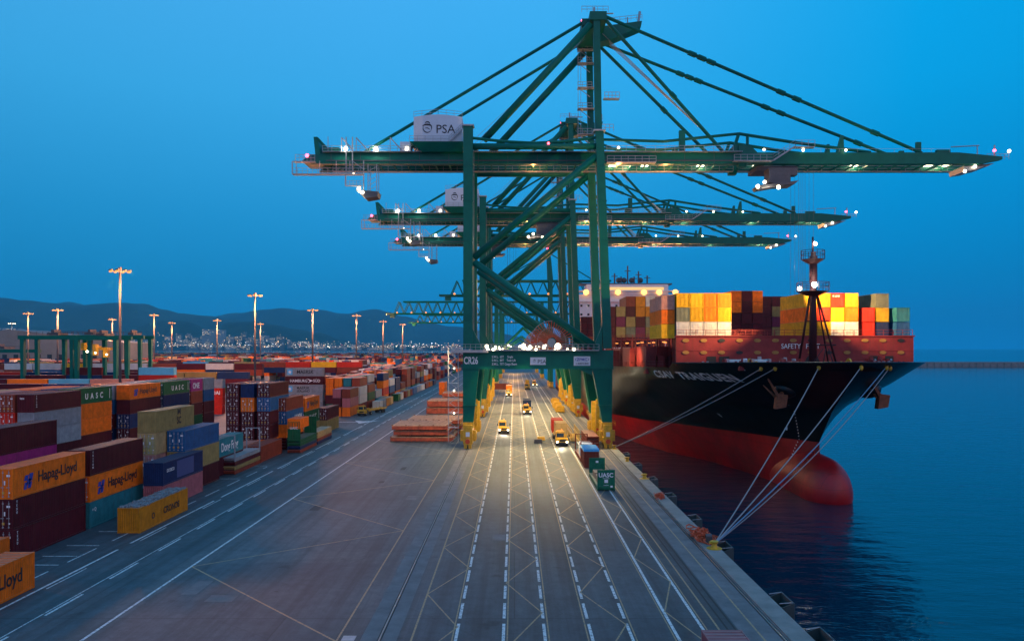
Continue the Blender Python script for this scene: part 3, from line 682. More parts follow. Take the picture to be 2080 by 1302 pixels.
# broadside rows
def brow(y, x0, x1, zt, name, gap=.35, hmin=4, hmax=5, first=None):
    x = x1; k = 0
    while x > x0:
        cols = [rg.choice(COLS) for _ in range(rg.randint(hmin, hmax))]
        if first and k < len(first) and first[k]: cols[-1] = first[k]
        vis = cols[-2:] if y > 300 else cols[-3:]
        for i, c in enumerate(cols):
            if i < len(cols)-(2 if y > 300 else 3): continue
            cand(x-6.1, y, i*2.7, c, R(-90), 40, 2.7, i, len(cols), '%s, %s from right' % (name, orth(k+1)))
        x -= 12.19+gap; k += 1
brow(375, -330, -74.5, 0, 'long broadside row behind the lettered stack', hmin=5, hmax=5, first=['red','yellow','red','brown','khaki','maroon','lightblue','maroon','khaki','khaki','maroon','maroon'])
brow(266, -330, -118, 0, 'broadside row at the tall lamp mast', hmin=4, hmax=5, first=['lightblue','maroon','maroon','maroon','maroon','white','grey','navy'])
brow(300, -330, -104, 0, 'broadside row behind the tall lamp mast', hmin=4, hmax=4, first=['navy','khaki','khaki','maroon','navy'])
brow(232, -260, -116, 0, 'broadside row in the middle left', hmin=4, hmax=4, first=['salmon','lightblue','orange','maroon'])
brow(200, -240, -98, 0, 'broadside row left of the second block', hmin=4, hmax=4, first=['orange','navy','maroon','brown'])
brow(172, -200, -95, 0, 'broadside row far left', hmin=4, hmax=4, first=['brown','navy','orange'])
brow(335, -360, -110, 0, 'broadside row with white boxes far left', hmin=5, hmax=5, first=['maroon','white','maroon','brown','white','white','yellow','white','white'])
# the ship's count is reserved: about 80; named yard boxes so far: CNT[0]
ind.sort(key=lambda t: -t[0])
room = 300-CNT[0]-116
PLACE = {}
for sz, (x, y, z, c, rz, ln, h, tier, n, row) in ind[:room]:
    tr = 'single' if n == 1 else 'top' if tier == n-1 else 'bottom' if tier == 0 else orth(tier+1)+' up'
    container(x, y, z, c, rz, h, ln, y < 258, '%s container, %s, %s' % (c, tr, row), front=rg.choice([D_, B_]))
mb = MB()
def fbox(x, y, z, c, rz, ln, h):
    L = 12.19 if ln == 40 else 6.06; hx, ly = (CW, L) if abs(rz) < .1 else (L/2, 2*CW)
    k = rg.uniform(.8, 1.2); mb.c = tuple(min(1, v*k) for v in PAL[c])
    mb.box(x-hx+.03, x+hx-.03, y, y+ly-.06, z+.06, z+h-.03)
    if y < 480:
        t = mb.c; mb.c = tuple(v*.7 for v in t); 
        for s in (-1, 1): mb.box(x+s*hx-(.08 if s > 0 else 0), x+s*hx+(.08 if s < 0 else 0), y-.04, y+.1, z, z+h)
        if abs(rz) < .1: mb.box(x-.05, x+.05, y-.03, y+.05, z, z+h-.1)
        mb.c = t
for sz, (x, y, z, c, rz, ln, h, tier, n, row) in ind[room:]: fbox(x, y, z, c, rz, ln, h)
yy = 395
while yy < 1240:
    x = -70-(yy-395)*.02 if yy < 640 else -48
    broadside = rg.random() < .5
    x0 = -1130*yy/1560
    while x > x0:
        n = rg.choice([3,4,4,4,5]) if rg.random() > .1 else 1
        for i in range(max(0, n-2), n): fbox(x-(6.1 if broadside else CW), yy, i*2.7, rg.choice(COLS), R(-90) if broadside else 0, 40, 2.7)
        x -= (12.6 if broadside else 2.75)
        if rg.random() < .03: x -= 14
    yy += 14 if not broadside else 5
    if rg.random() < .3: yy += 16
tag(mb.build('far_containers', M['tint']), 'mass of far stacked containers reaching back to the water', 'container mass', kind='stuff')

# ------------------------------------------------------ flat racks (folded, stacked)
def flat_rack(x, y, z, c, end_h=0, label='', ends=(1, 1), post=False, grp='folded flat racks'):
    """platform with corner posts; end_h > 0 = end walls standing"""
    col = PAL[c]; o = empty('flat_rack', (x, y+6.1, z), 0, label=label, cat='flat rack', group=grp)
    b = MB(); b.box(-CW, CW, -6.1, 6.1, .42, .62)
    for s in (-1, 1):
        b.box(s*CW-(.12 if s > 0 else 0), s*CW+(.12 if s < 0 else 0), -6.1, 6.1, 0, .42)
        for k in range(14): b.box(s*CW-(.02 if s < 0 else -.0), s*CW+(.02 if s > 0 else 0), -5.8+k*.88, -5.6+k*.88, .05, .4)
    for k in range(12): b.box(-CW+.1, CW-.1, -5.8+k*1.05, -5.5+k*1.05, .1, .42)
    b.build('platform', M['paint'], o, color=col)
    for i, s in enumerate((-1, 1)):
        if not ends[i]: continue
        b = MB(); yv = s*5.98
        if end_h:
            for q in (-1, 1): b.box(q*CW-(.18 if q > 0 else 0), q*CW+(.18 if q < 0 else 0), yv-.1, yv+.1, .62, end_h)
            if post: b.box(-CW, CW, yv-.06, yv+.06, end_h-.14, end_h)
            else:
                b.box(-CW+.18, CW-.18, yv-.04, yv+.04, .62, end_h-.05); b.box(-CW, CW, yv-.08, yv+.08, end_h-.15, end_h)
                for k in range(4): b.box(-CW+.35+k*.5, -CW+.45+k*.5, yv-.08, yv+.08, .7, end_h-.15)
            b.build('end_wall', M['paint'], o, color=col)
    return o
k = 0
for c, zz in (('brown',0),('khaki',.68),('maroon',1.36),('grey',2.04)):
    flat_rack(-44.4-CW, 122, zz, c, 4.2 if c == 'grey' else 0, '%s flat rack %s, dark pile beside the teal container' % (c, ['at the bottom','second','third','on top with end frames standing'][k]), post=True); k += 1
k = 0
for c, zz in (('brown',0),('navy',.66),('green',1.32),('green',1.98)):
    o = flat_rack(-41.0-CW, 147, zz, c, (4.0 if k == 3 else 0), '%s flat rack %s in the green pile beside the lane' % (c, ['at the bottom','second up','third up','on top with end walls standing'][k]))
    if k == 3: text('UASC', o, (0, -6.1, 2.6), FRONT, .6, 'letter_white', .01, align='CENTER')
    k += 1
container(-41.0-CW, 147.0+.0, 2.62+2.05, 'orange', 0, 1.9, 20, True, 'small orange half height container standing on the green flat rack pile', 'containers on rack piles', front=B_)
k = 0
for c, zz in (('navy',0),('brown',.66),('tan',1.32),('tan',1.98)):
    flat_rack(-41.0-CW, 160, zz, c, 0, '%s flat rack %s in the lit pile behind the green one' % (c, ['at the bottom','second up','third up','on top'][k])); k += 1
k = 0
for zz in (0, .6, 1.2, 1.8): flat_rack(-45.0-CW, 151.5, zz, 'maroon', 0, 'maroon flat rack %s under the brown and blue column' % ['at the bottom','second up','third up','fourth up'][k]); k += 1
# ------------------------------------------------------ ship hatch covers on the apron
def hatch(x, y, z, w_, d, label, h=1.05, nx=4):
    o = empty('hatch_cover', (x, y+d/2, z), 0, label=label, cat='hatch cover', group='red steel hatch covers piled on the apron')
    b = MB(); b.box(-w_/2, w_/2, -d/2, d/2, .15, h-.12)
    n = 12
    for i in range(n+1):
        xx = -w_/2+w_*i/n; b.box(xx-.07, xx+.07, -d/2-.07, -d/2, .05, h-.12)
    for i in range(8): yy_ = -d/2+d*i/7; b.box(w_/2, w_/2+.06, yy_-.07, yy_+.07, .05, h-.12); b.box(-w_/2-.06, -w_/2, yy_-.07, yy_+.07, .05, h-.12)
    b.build('rim', M['hatch'], o)
    b = MB(); b.box(-w_/2-.08, w_/2+.08, -d/2-.08, d/2+.08, h-.12, h); b.build('top_plate', M['hatchtop'], o)
    b = MB()
    for i in range(nx+1):
        for j in (0, 1):
            xx = -w_/2+w_*i/nx; yy_ = (-d/2+.1, d/2-.1)[j]; b.cb((xx, yy_, h+.07), (.35, .2, .14))
    for i in range(6): b.box(-w_/2+.5, w_/2-.5, -d/2+1+i*d/6.5, -d/2+1.12+i*d/6.5, h, h+.03)
    b.build('stacking_cone', M['rust'], o)
hatch(-19.9, 165, 0, 13.4, 13, 'red hatch cover at the bottom of the nearest pile', 1.0)
hatch(-20.2, 165.6, 1.25, 11.6, 12, 'red hatch cover in the middle of the nearest pile', 1.0)
hatch(-20.4, 165.2, 2.4, 11.8, 12.4, 'red hatch cover on top of the nearest pile, front one', 1.05)
hatch(-18.5, 179, 0, 12.6, 13, 'red hatch cover at the bottom of the pile just behind the nearest', 1.0)
hatch(-18.6, 179, 1.2, 12.2, 12.6, 'red hatch cover in the middle of the pile just behind the nearest', 1.0)
hatch(-18.8, 178.4, 2.4, 12.2, 12.6, 'red hatch cover on top of the pile just behind the nearest', 1.05)
hatch(-20.7, 235, 0, 12.4, 12.5, 'dark red hatch cover at the bottom of the second pile', 1.9); hatch(-20.5, 235, 2.1, 12.3, 12.5, 'dark red hatch cover on top of the second pile', 1.9)
hatch(-21, 291, 0, 12.4, 12.5, 'red hatch cover at the bottom of the third pile', 1.5); hatch(-21, 291, 1.7, 12.6, 12.5, 'red hatch cover on top of the third pile', 1.5)
hatch(-16, 335, 0, 12.4, 12.5, 'small red hatch cover far back beside the stair tower', 1.9)
for i, zz in enumerate((0, 2.7)): container(-31.5, 333, zz, 'orange', 0, 2.7, 40, False, 'orange container %s of the lone pair behind the hatch covers' % ('at the bottom', 'on top')[i])

# ================================================================== SHIP-TO-SHORE CRANES
def psa_mark(parent, x, y, z, s, m='letter_black'):
    b = MB()
    def arc(cx, cz, rx, rz_, a0, a1, t0, t1, n=14):
        P = []; Q = []
        for i in range(n+1):
            a = R(a0+(a1-a0)*i/n); t = t0+(t1-t0)*math.sin(math.pi*i/n)
            P.append((cx+(rx+t)*math.cos(a), cz+(rz_+t)*math.sin(a))); Q.append((cx+(rx-t)*math.cos(a), cz+(rz_-t)*math.sin(a)))
        for i in range(n):
            pts = [Q[i], P[i], P[i+1], Q[i+1]]
            b.add([(x+s*p[0], y, z+s*p[1]) for p in pts], [(0,1,2,3)]); 
    arc(.0, .0, .50, .50, 150, 330, .01, .06); arc(.05, .05, .45, .5, -35, 60, .01, .05)
    arc(-.05, .0, .62, .42, 25, 150, .02, .10); arc(.0, .45, .30, .28, 0, 165, .01, .07); arc(-.1, -.3, .42, .32, 20, 120, .01, .05)
    return b.build('emblem', M[m], parent)
CY = 163.25
def make_crane():
    root = empty('container_crane', (4.6, CY, 0), label='nearest and tallest green gantry crane, its portal beam carrying white lettering', cat='crane', group='green gantry cranes along the quay')
    org = root.location.copy()
    def B(): return MB(org)
    G = M['green']; YF, YR = 154.5, 172.0
    def lx(z): return 17.05+(63-z)/43*1.6     # seaward leg leans outwards going down
    # upper legs
    for yv in (YF, YR):
        B().taper((-9.3, yv, 20), 1.9, 1.7, (-9.3, yv, 64.5), 1.9, 1.7).build('leg', G, root)
        B().taper((lx(20), yv, 20), 1.75, 1.7, (lx(63.5), yv, 63.5), 1.6, 1.7).build('leg', G, root)
    # caps on the legs
    b = B()
    for x in (-9.3, lx(64)): 
        for yv in (YF, YR): b.box(x-1.2, x+1.2, yv-1.1, yv+1.1, 64.5 if x < 0 else 63.5, 64.8 if x < 0 else 63.8)
    b.build('leg_cap', M['galv'], root)
    # lower legs
    for yv, yb in ((YF, 155.2), (YR, 177.5)):
        q = lambda xa, xb, y0, d, z: [(xa, y0-d, z), (xb, y0-d, z), (xb, y0+d, z), (xa, y0+d, z)]
        b = B(); b.hexa(q(-10.35, -8.3, yb, .85, 5.2), q(-10.3, -7.1, yv, .9, 16)); b.build('lower_leg', G, root)
        b = B(); b.hexa(q(17.7, 19.6, yb, .85, 5.2), q(15.6, 19.6, yv, .9, 16)); b.build('lower_leg', G, root)
        # lit inner faces of the rear legs, the light painted as paler green
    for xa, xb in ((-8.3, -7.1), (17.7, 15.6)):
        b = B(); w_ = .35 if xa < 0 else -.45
        b.hexa([(xa, 176.2, 5.2), (xa+w_, 176.2, 5.2), (xa+w_, 178.6, 5.2), (xa, 178.6, 5.2)], [(xb, 171.1, 16), (xb+w_, 171.1, 16), (xb+w_, 173.2, 16), (xb, 173.2, 16)]); b.build('lit_leg_face', M['green_lit'], root)
    # portal beams
    for yv in (YF, YR): B().box(-10.3, 19.75, yv-.95, yv+.95, 16, 19.6).build('portal_beam', G, root)
    for x in (-9.3, 18.65): B().box(x-.85, x+.85, YF+.95, YR-.95, 16.4, 19.2).build('side_beam', G, root)
    for x in (-9.3, 18.65): B().box(x-.55, x+.55, 156.0, 176.6, 5.4, 6.8).build('sill_beam', M['green'], root)
    # gusset panels at portal corners
    b = B(); b.prism([(15.6,19.6),(17.6,19.6),(17.6,24.6)], 'y', YF-.6, YF+.6); b.prism([(-8.4,19.6),(-6.2,19.6),(-8.4,24.0)], 'y', YF-.6, YF+.6)
    b.prism([(12.6,16),(15.6,16),(15.6,14.6)], 'y', YF-.8, YF+.8); b.build('gusset', G, root)
    # travelling gear
    def bogie(x, y0):
        b = B(); Y_ = M['yellow']
        b.box(x-1.05, x+1.05, y0+1.2, y0+7.6, 4.0, 5.2)
        for k in (0, 1):
            a = y0+k*4.5; b.box(x-.8, x+.8, a+.3, a+4.0, 2.5, 3.9); b.box(x-.35, x+.35, a+1.7, a+2.6, 1.6, 2.6)
            b.box(x-.95, x+.95, a, a+1.9, 1.05, 2.3); b.box(x-.95, x+.95, a+2.4, a+4.3, 1.05, 2.3)
        b.box(x-.85, x+.85, y0-.3, y0+.25, .9, 4.8)
        b.box(x-.75, x-.15, y0-.45, y0, .15, 1.1); b.box(x+.15, x+.75, y0-.45, y0, .15, 1.1)
        for q in (-1, 1): b.box(x+q*1.25-.3, x+q*1.25+.3, y0+1.0, y0+2.2, 1.5, 3.6); b.tube((x+q*1.2, y0+3.5, 1.2), (x+q*1.2, y0+3.5, 3.4), .28, 8); b.tube((x+q*1.2, y0+6.2, 1.2), (x+q*1.2, y0+6.2, 3.0), .28, 8)
        b.rail((x-1.5, y0, 4.6), (x-1.5, y0+8, 4.6), .9, 1.4); b.rail((x+1.5, y0, 4.6), (x+1.5, y0+8, 4.6), .9, 1.4)
        bg_ = b.build('bogie', M['yellow'], root)
        b = B()
        for k in range(8):
            a = y0+.5+k*1.1; b.tube((x-.25, a, .5), (x+.25, a, .5), .48, 14)
        b.build('wheel', M['steel'], bg_)
        b = B(); b.tube((x, y0-.5, 1.6), (x, y0-.95, 1.6), .48, 12); b.build('buffer', M['orange'], bg_)
        b = B(); b.box(x-.38, x+.38, y0-.36, y0-.31, 2.5, 3.4); b.build('notice', M['white'], bg_)
    for x in (-9.3, 18.6): bogie(x, 153.0); bogie(x, 174.2)
    for x, s in ((-8.0, 1), (17.2, -1)):   # yellow access ladders leaning on the lower legs
        b = B(); b.box(x-.35, x+.35, 158.5, 159.4, 4, 9.5); b.box(x-.5, x+.5, 166.4, 167.4, 2, 8.6); b.build('cable_guide', M['yellow'], root)
    b = B()
    for z in (26, 33, 41.5, 49.5, 56.5):
        for yv in (YF, YR): b.box(-10.33, -8.27, yv-.93, yv+.93, z, z+.16); b.box(lx(z)-.95, lx(z)+.95, yv-.93, yv+.93, z, z+.16)
    for z in (8.5, 12.5): b.box(-10.42, -7.6, YF-.6, YF+1.7, z, z+.14); b.box(16.9, 19.68, YF-.6, YF+1.7, z, z+.14)
    for x in (-6.5, -2, 2.6, 7.2, 11.4, 16): b.box(x-.05, x+.05, YF-.99, YF-.94, 16.1, 19.5)
    b.box(-10.4, 19.85, YF-1.02, YF+1.02, 15.9, 16.02); b.box(-10.4, 19.85, YF-1.0, YF+1.0, 19.56, 19.66); b.build('flange', G, root)
    b = B()
    for k in range(14): b.box(-38+k*6.1, -37.93+k*6.1, 158.9, 158.95, 58.3, 60.4)
    b.box(-39, 46, 158.8, 158.93, 58.75, 58.95); b.build('cable_tray', M['steel'], root)
    # bracing in front and rear frames
    for yv in (YF, YR):
        B().tube((-8.2, yv, 38.2), (lx(58)-.8, yv, 58.6), .74, 12).build('brace', G, root, True)
        B().tube((-8.2, yv, 37.4), (16.4, yv, 20.3), .74, 12).build('brace', G, root, True)
        B().tube((-8.4, yv, 60.6 if yv == YF else 59.0), (lx(60)-.6, yv, 60.6 if yv == YF else 59.0), .62, 12).build('tie_beam', G, root, True)
    b = B()
    P = [(-8.4, YF, 62.3), (-2, YF, 61.6), (4, YF, 61.3), (10, YF, 61.6), (16.4, YF, 62.4)]
    b.path(P, .3, 8); b.path([(p[0], YR, p[2]) for p in P], .3, 8); b.build('upper_tie', G, root)
    for x in (-9.3, 17.2): B().box(x-.5, x+.5, YF+.8, YR-.8, 61.6, 63.2).build('side_tie', G, root)
    b = B(); b.tube((-9.3, YF+.8, 38), (-9.3, YR-.8, 20.5), .4, 8); b.tube((-9.3, YF+.8, 58), (-9.3, YR-.8, 39), .4, 8); b.build('side_brace', G, root)
    # girder (landward part, twin box) and boom
    GY = (159.6, 166.6)
    for yv in GY:
        b = B(); b.prism([(-42.2, 58.2), (47.2, 58.2), (47.2, 60.55), (-39.6, 60.55)], 'y', yv-.65, yv+.65); b.build('girder', G, root)
        b = B(); b.prism([(47.2, 58.2), (96.5, 58.2), (101, 59.1), (101, 59.7), (92, 60.55), (47.2, 60.55)], 'y', yv-.65, yv+.65); b.build('boom', G, root)
        b = B(); b.prism([(44.0, 60.5), (50.5, 60.5), (49.0, 62.0), (45.5, 62.2)], 'y', yv-.4, yv+.4); b.box(46.4, 48.0, yv-.75, yv+.75, 57.6, 62.1); b.build('hinge', G, root)
    b = B()
    for i in range(48):
        x = -40+i*2.93; b.box(x-.12, x+.12, 160.3, 166.0, 58.3, 58.6)
    b.build('cross_member', G, root)
    # service walkways with rails, outside the front girder and inside the rear one
    b = B(); b.box(-39, 47, 165.0, 165.9, 58.0, 58.12); b.rail((-39, 165.0, 58.1), (47, 165.0, 58.1), 1.1, 2.95, .05); b.box(48, 96, 165.0, 165.9, 58.0, 58.12); b.rail((48, 165, 58.1), (96, 165, 58.1), 1.1, 2.95, .05)
    b.build('walkway', M['galv'], root)
    b = B(); b.box(-39.5, 47, 158.0, 158.95, 60.5, 60.6); b.rail((-39.5, 158.0, 60.6), (-10.5, 158.0, 60.6), 1.1, 1.9, .05); b.rail((19, 158.0, 60.6), (45, 158.0, 60.6), 1.1, 1.9, .05)
    b.rail((52, 158.9, 60.6), (90, 158.9, 60.6), .7, 3.5, .03, 1); b.build('walkway', M['galv'], root)
    b = B(); b.box(19, 29, 157.2, 158.6, 58.1, 58.25); b.rail((19, 157.2, 58.2), (29, 157.2, 58.2), 1.2, 1.4, .05)
    b.box(45, 53, 157.2, 158.6, 58.4, 58.55); b.rail((45, 157.2, 58.5), (53, 157.2, 58.5), 1.2, 1.2, .05); b.bar((53, 157.3, 58.5), (57.5, 157.3, 61.4), .3); b.box(57.3, 61.5, 157.2, 158.6, 61.2, 61.35); b.rail((53, 157.2, 58.6), (57.5, 157.2, 61.4), 1.2, 1.2, .05); b.rail((57.5, 157.2, 61.4), (61.5, 157.2, 61.4), 1.2, 1.2, .05)
    b.build('platform', M['galv'], root)
    # landward end: sheave tower, platform and the hanging inspection cage
    b = B(); b.taper((-41.0, 163, 60.4), 1.0, 6, (-41.6, 163, 64.2), .8, 5); b.bar((-41.2, 160.6, 63.9), (-38.2, 160.6, 60.6), .5); b.bar((-41.2, 165.4, 63.9), (-38.2, 165.4, 60.6), .5); b.taper((-39.3, 163, 60.4), .8, 5.5, (-39.9, 163, 62.6), .6, 5.4); b.box(-38.8, -36.6, 160, 166, 60.5, 61.9); b.prism([(-44.2, 58.9), (-40, 58.9), (-38.5, 60.5), (-42.5, 60.2)], 'y', 159.5, 166.7)
    b.build('end_frame', G, root)
    b = B(); b.box(-45.5, -41, 157.6, 158.8, 58.3, 58.45)
    b.path([(-45.6, 157.6, 58.4), (-45.6, 157.6, 55.8), (-23.5-7.6, 157.6, 55.8)], .14, 4)
    b.rail((-45.6, 157.6, 55.8), (-31, 157.6, 55.8), 1.2, 1.0, .05); b.box(-45.6, -31, 157.6, 158.8, 55.7, 55.82)
    for x in (-44.8, -40, -36.6, -33.8): b.tube((x, 157.7, 55.8), (x, 157.7, 58.5), .09, 4)
    b.rail((-45, 157.7, 58.5), (-41, 157.7, 58.5), 1.3, .7, .05)
    b.build('end_platform', M['galv'], root)
    b = B()
    for x in (-34.6, -33.3):
        b.tube((x, 157.8, 63.4), (x, 157.8, 55.6), .13, 5)
    for x in (-31.0,): b.tube((x, 157.8, 58.6), (x, 157.8, 52.4), .13, 5)
    b.tube((-33.3, 157.8, 58.5), (-31, 157.8, 56.8), .1, 4); b.path([(-34.7, 157.8, 55.6), (-34.7, 157.8, 53.4), (-31.3, 157.8, 53.4)], .18, 4)
    for x in (-30.2, -28.4): b.tube((x, 158.4, 58), (x, 158.4, 52.3), .1, 4); b.tube((x, 160.8, 58), (x, 160.8, 52.3), .1, 4)
    for k in range(5): b.tube((-30.2, 158.4, 52.5+k), (-28.4, 158.4, 53.5+k), .06, 4)
    b.rail((-34.6, 157.8, 53.4), (-31, 157.8, 53.4), 1.0, .7, .05)
    b.build('hanging_stair', M['galv'], root)
    b = B(); b.prism([(-32.6, 52.6), (-28.0, 52.2), (-28.2, 51.2), (-30.6, 50.8)], 'y', 157.6, 161.2); b.build('inspection_cab', M['steel'], root)
    b = B(); b.bar((-38.4, 158.2, 60.6), (-38.4, 158.2, 63.6), .12)
    for x in (-35.6, -32.6, -25.6): b.tube((x, 158.2, 60.6), (x, 158.2, 63.4), .1, 4); b.tube((x, 158.2, 63.4), (x+2.3, 158.2, 60.9), .16, 4)
    b.build('davit', M['galv'], root)
    # machinery house
    b = B(); n = 8; x0, x1 = -20.6, -10.7
    top = [(x1-(x1-x0)*i/n, 67.3+.5*math.sin(math.pi*i/n)) for i in range(n+1)]
    b.prism([(x0, 62.2), (x1, 62.2)]+top, 'y', 157.0, 169.5); hs = b.build('machinery_house', M['white'], root)
    b = B(); b.hexa([(-19, 157.6, 60.4), (-10.7, 157.6, 60.4), (-10.7, 169, 60.4), (-19, 169, 60.4)], [(-21.4, 156.4, 62.15), (-10.5, 156.4, 62.15), (-10.5, 170, 62.15), (-21.4, 170, 62.15)]); b.build('house_base', G, hs)
    b = B(); b.rail((x0, 157.1, 67.3), (-15.6, 157.1, 67.8), 1.1, 1.3, .05); b.rail((-15.6, 157.1, 67.8), (x1, 157.1, 67.3), 1.1, 1.3, .05); b.rail((-21.4, 156.5, 62.2), (-13.4, 156.5, 62.2), 1.1, 1.5, .05)
    b.bar((-13.2, 156.6, 62.2), (-10.7, 156.6, 64.6), .25); b.rail((-13.2, 156.5, 62.3), (-10.6, 156.5, 64.8), 1.1, .6, .05); b.build('handrail', M['galv'], hs)
    text('PSA', hs, (-16.1-4.6, 156.98-CY, 64.0), FRONT, 2.45, 'letter_black', 0.0, ext=.03); psa_mark(hs, -17.8-4.6, 156.95-CY, 65.0, 1.75)
    b = B(); b.box(-23.6, -21.4, 158.4, 161.6, 60.6, 62.6); b.build('electrical_cabin', M['white'], root)
    # apex: mast posts, arm, stays
    for yv, zt in ((YF+1.2, 87.4), (YR-1.5, 86.6)): B().taper((17.0, yv, 63.6), 1.35, 1.5, (16.6, yv, zt), 1.35, 1.5).build('mast', G, root)
    b = B(); b.box(15.2, 18.6, YF+.2, YR-.4, 86.2, 87.9); b.prism([(17.8, 84.4), (20.5, 85.0), (26.6, 87.6), (26.8, 88.8), (17.8, 87.6)], 'y', 161.4, 164.8); b.box(13.8, 15.4, 157, 170, 86.0, 87.4); b.build('apex_beam', G, root)
    b = B(); b.rail((17.5, 161.3, 88), (26.8, 161.3, 89), 1.1, 1.1, .05); b.rail((13.6, 155.4, 88), (19, 155.4, 88), 1.2, 1.0, .05)
    for z in (72.6, 77.2, 82.6, 85.6, 67.0): b.box(13.9, 17.6, 168.4, 170.2, z, z+.15); b.rail((13.9, 168.4, z), (17.0, 168.4, z), 1.2, .8, .06); b.bar((14.2, 169, z), (16.6, 169, z-1.9), .14)
    b.box(18, 21.2, 155, 156.2, 70.4, 70.55); b.rail((18.2, 155, 70.4), (21.2, 155, 70.4), 1.3, .7, .06); b.rail((17.5, 155, 63.9), (20, 155, 63.9), 1.3, .7, .06)
    b.tube((14.0, 169, 64), (14.0, 169, 86), .06, 4); b.tube((14.6, 169, 64), (14.6, 169, 86), .06, 4)
    b.tube((16.6, 160, 88), (16.6, 160, 91.0), .22, 6); b.tube((16.6, 160, 89.7), (20.6, 160, 89.7), .15, 5); b.tube((24, 163, 88), (24, 163, 90.2), .15, 5); b.tube((26.2, 163, 88.6), (26.6, 163, 91.4), .28, 6); b.tube((14.2, 162, 87), (13.9, 162, 89.2), .12, 5)
    b.build('access_ladder', M['galv'], root)
    for yv in (YF+1.2, YR-1.5): B().tube((15.4, yv, 85.6), (-6.2, yv, 62.2), .72, 12).build('apex_leg', G, root, True)
    for yv, x in ((GY[0], -31.6), (GY[1]+2.6, -29.6)): B().tube((14.2, yv-2 if yv < 163 else yv, 86.9), (x, yv, 60.5), .34, 8).build('backstay', G, root)
    for yv in GY:
        ya = yv-3 if yv < 163 else yv+3
        b = B(); b.tube((18.6, ya, 87.6), (84.6, yv, 60.6), .36, 8)
        for t in (.27, .3, .33, .55, .6, .85): p = Vector((18.6, ya, 87.6)).lerp(Vector((84.6, yv, 60.6)), t); b.tube(p-Vector((.8,0,-.33)), p+Vector((.8,0,-.33)), .52, 6)
        b.build('forestay', G, root)
        b = B(); b.tube((18.6, ya, 86.9), (43.3, yv, 60.9), .36, 8); p = Vector((18.6, ya, 86.9)).lerp(Vector((43.3, yv, 60.9)), .55); b.tube(p, p+Vector((1.0,0,-1.05)), .5, 6); b.build('forestay', G, root)
        b = B(); b.path([(17.8, yv, 63.4), (31, yv, 63.0), (46.6, yv, 64.6)], .3, 8); b.path([(46.6, yv, 64.6), (58, yv, 62.8), (74, yv, 60.7)], .34, 8)
        b.tube((46.6, yv, 64.6), (45.5, yv, 61.2), .35, 6); b.tube((48.4, yv, 64.4), (48.4, yv, 61), .3, 6); b.build('boom_tie', G, root)
        b = B(); b.box(34.2, 35.4, yv-.4, yv+.4, 60.5, 65.2 if yv < 163 else 63.4); b.taper((67.6, yv, 60.5), 1.6, .8, (68, yv, 64.2), .5, .6); b.box(83.4, 84.4, yv-.3, yv+.3, 60.5, 62.8); b.box(87.6, 90.4, yv-.4, yv+.4, 60.5, 61.2); b.build('stay_bracket', G, root)
    b = B()
    for k in range(6): yv = 161+k*.9; b.tube((18.4+k*.25, yv, 86), (45.8+k*.5-1.5, yv, 61.2), .055, 3)
    for k in range(3): b.tube((15, 162+k, 86), (-8.5-k*1.5, 162+k, 62), .045, 3)
    b.build('hoist_rope', M['galv'], root)
    b = B(); b.tube((97, 161, 60.4), (97, 161, 62.6), .12, 5); b.tube((91.5, 161, 62.2), (97.4, 161, 62.5), .12, 5); b.tube((100.6, 161, 59.8), (100.6, 161, 62.6), .16, 5); b.rail((98.5, 160, 59.4), (103, 160, 59.4), 1.1, .9, .05)
    b.prism([(93.5, 57.9), (98.5, 57.9), (100, 58.6), (96, 57.2), (93.8, 56.9)], 'y', 160, 165.5); b.build('boom_tip_platform', M['galv'], root)
    b = B(); b.sphere((-42.6, 157.8, 59.6), .36); b.sphere((100.0, 160, 61.2), .3); b.sphere((14.0, 158, 87.4), .28); b.sphere((6.8, YF-.9, 61.0), .25); b.build('warning_light', M['lamp_red'], root)
    # trolley with the driver's cab
    tr = empty('trolley', (0,0,0)); tr.parent = root
    b = B(); b.box(50.5, 59, 160, 166.2, 57.2, 58.0); b.box(51, 52, 160.2, 166, 58, 59); b.build('trolley_frame', M['steel'], tr)
    b = B(); b.prism([(52.6, 57.3), (57.0, 57.3), (57.0, 54.4), (55.2, 53.9), (52.6, 54.3)], 'y', 158.6, 161.8); cab = b.build('driver_cab', M['steel'], tr)
    b = B(); b.prism([(50.2, 53.6), (58.6, 54.6), (57.6, 53.8), (54.5, 53.7), (50.6, 53.0)], 'y', 158.2, 162.4); b.box(57.0, 58.6, 159, 161, 55.9, 57.4); b.build('cab_base', M['steel'], cab)
    b = B(); b.sphere((50.2, 158.4, 53.4), .42); b.sphere((51.6, 158.4, 54.3), .36); b.sphere((54.4, 158.2, 53.2), .42); b.build('work_light', M['lamp_white'], tr)
    plight(tr, (52-4.6, 158-CY, 52.5), 1300, (1,.85,.6))
    b = B()
    for x in (59.4, 60.3, 61.6, 62.5):
        for yv in (160.6, 165.2): b.tube((x, yv, 57.8), (x, yv, 24), .032, 3)
    b.build('hoist_rope', M['steel'], tr)
    # portal walkway, lamps and signs
    b = B(); b.box(-11.8, 16.8, YF-2.0, YF-.9, 19.55, 19.7); b.rail((-11.8, YF-2.0, 19.7), (16.8, YF-2.0, 19.7), 1.15, 1.0, .04, 3); b.rail((-11.8, YF+.9, 19.7), (16.8, YF+.9, 19.7), 1.15, 1.0, .04, 3); b.box(-12.6, -5.2, YF-2.2, YF-2.0, 19.2, 19.6)
    b.build('walkway', M['galv'], root)
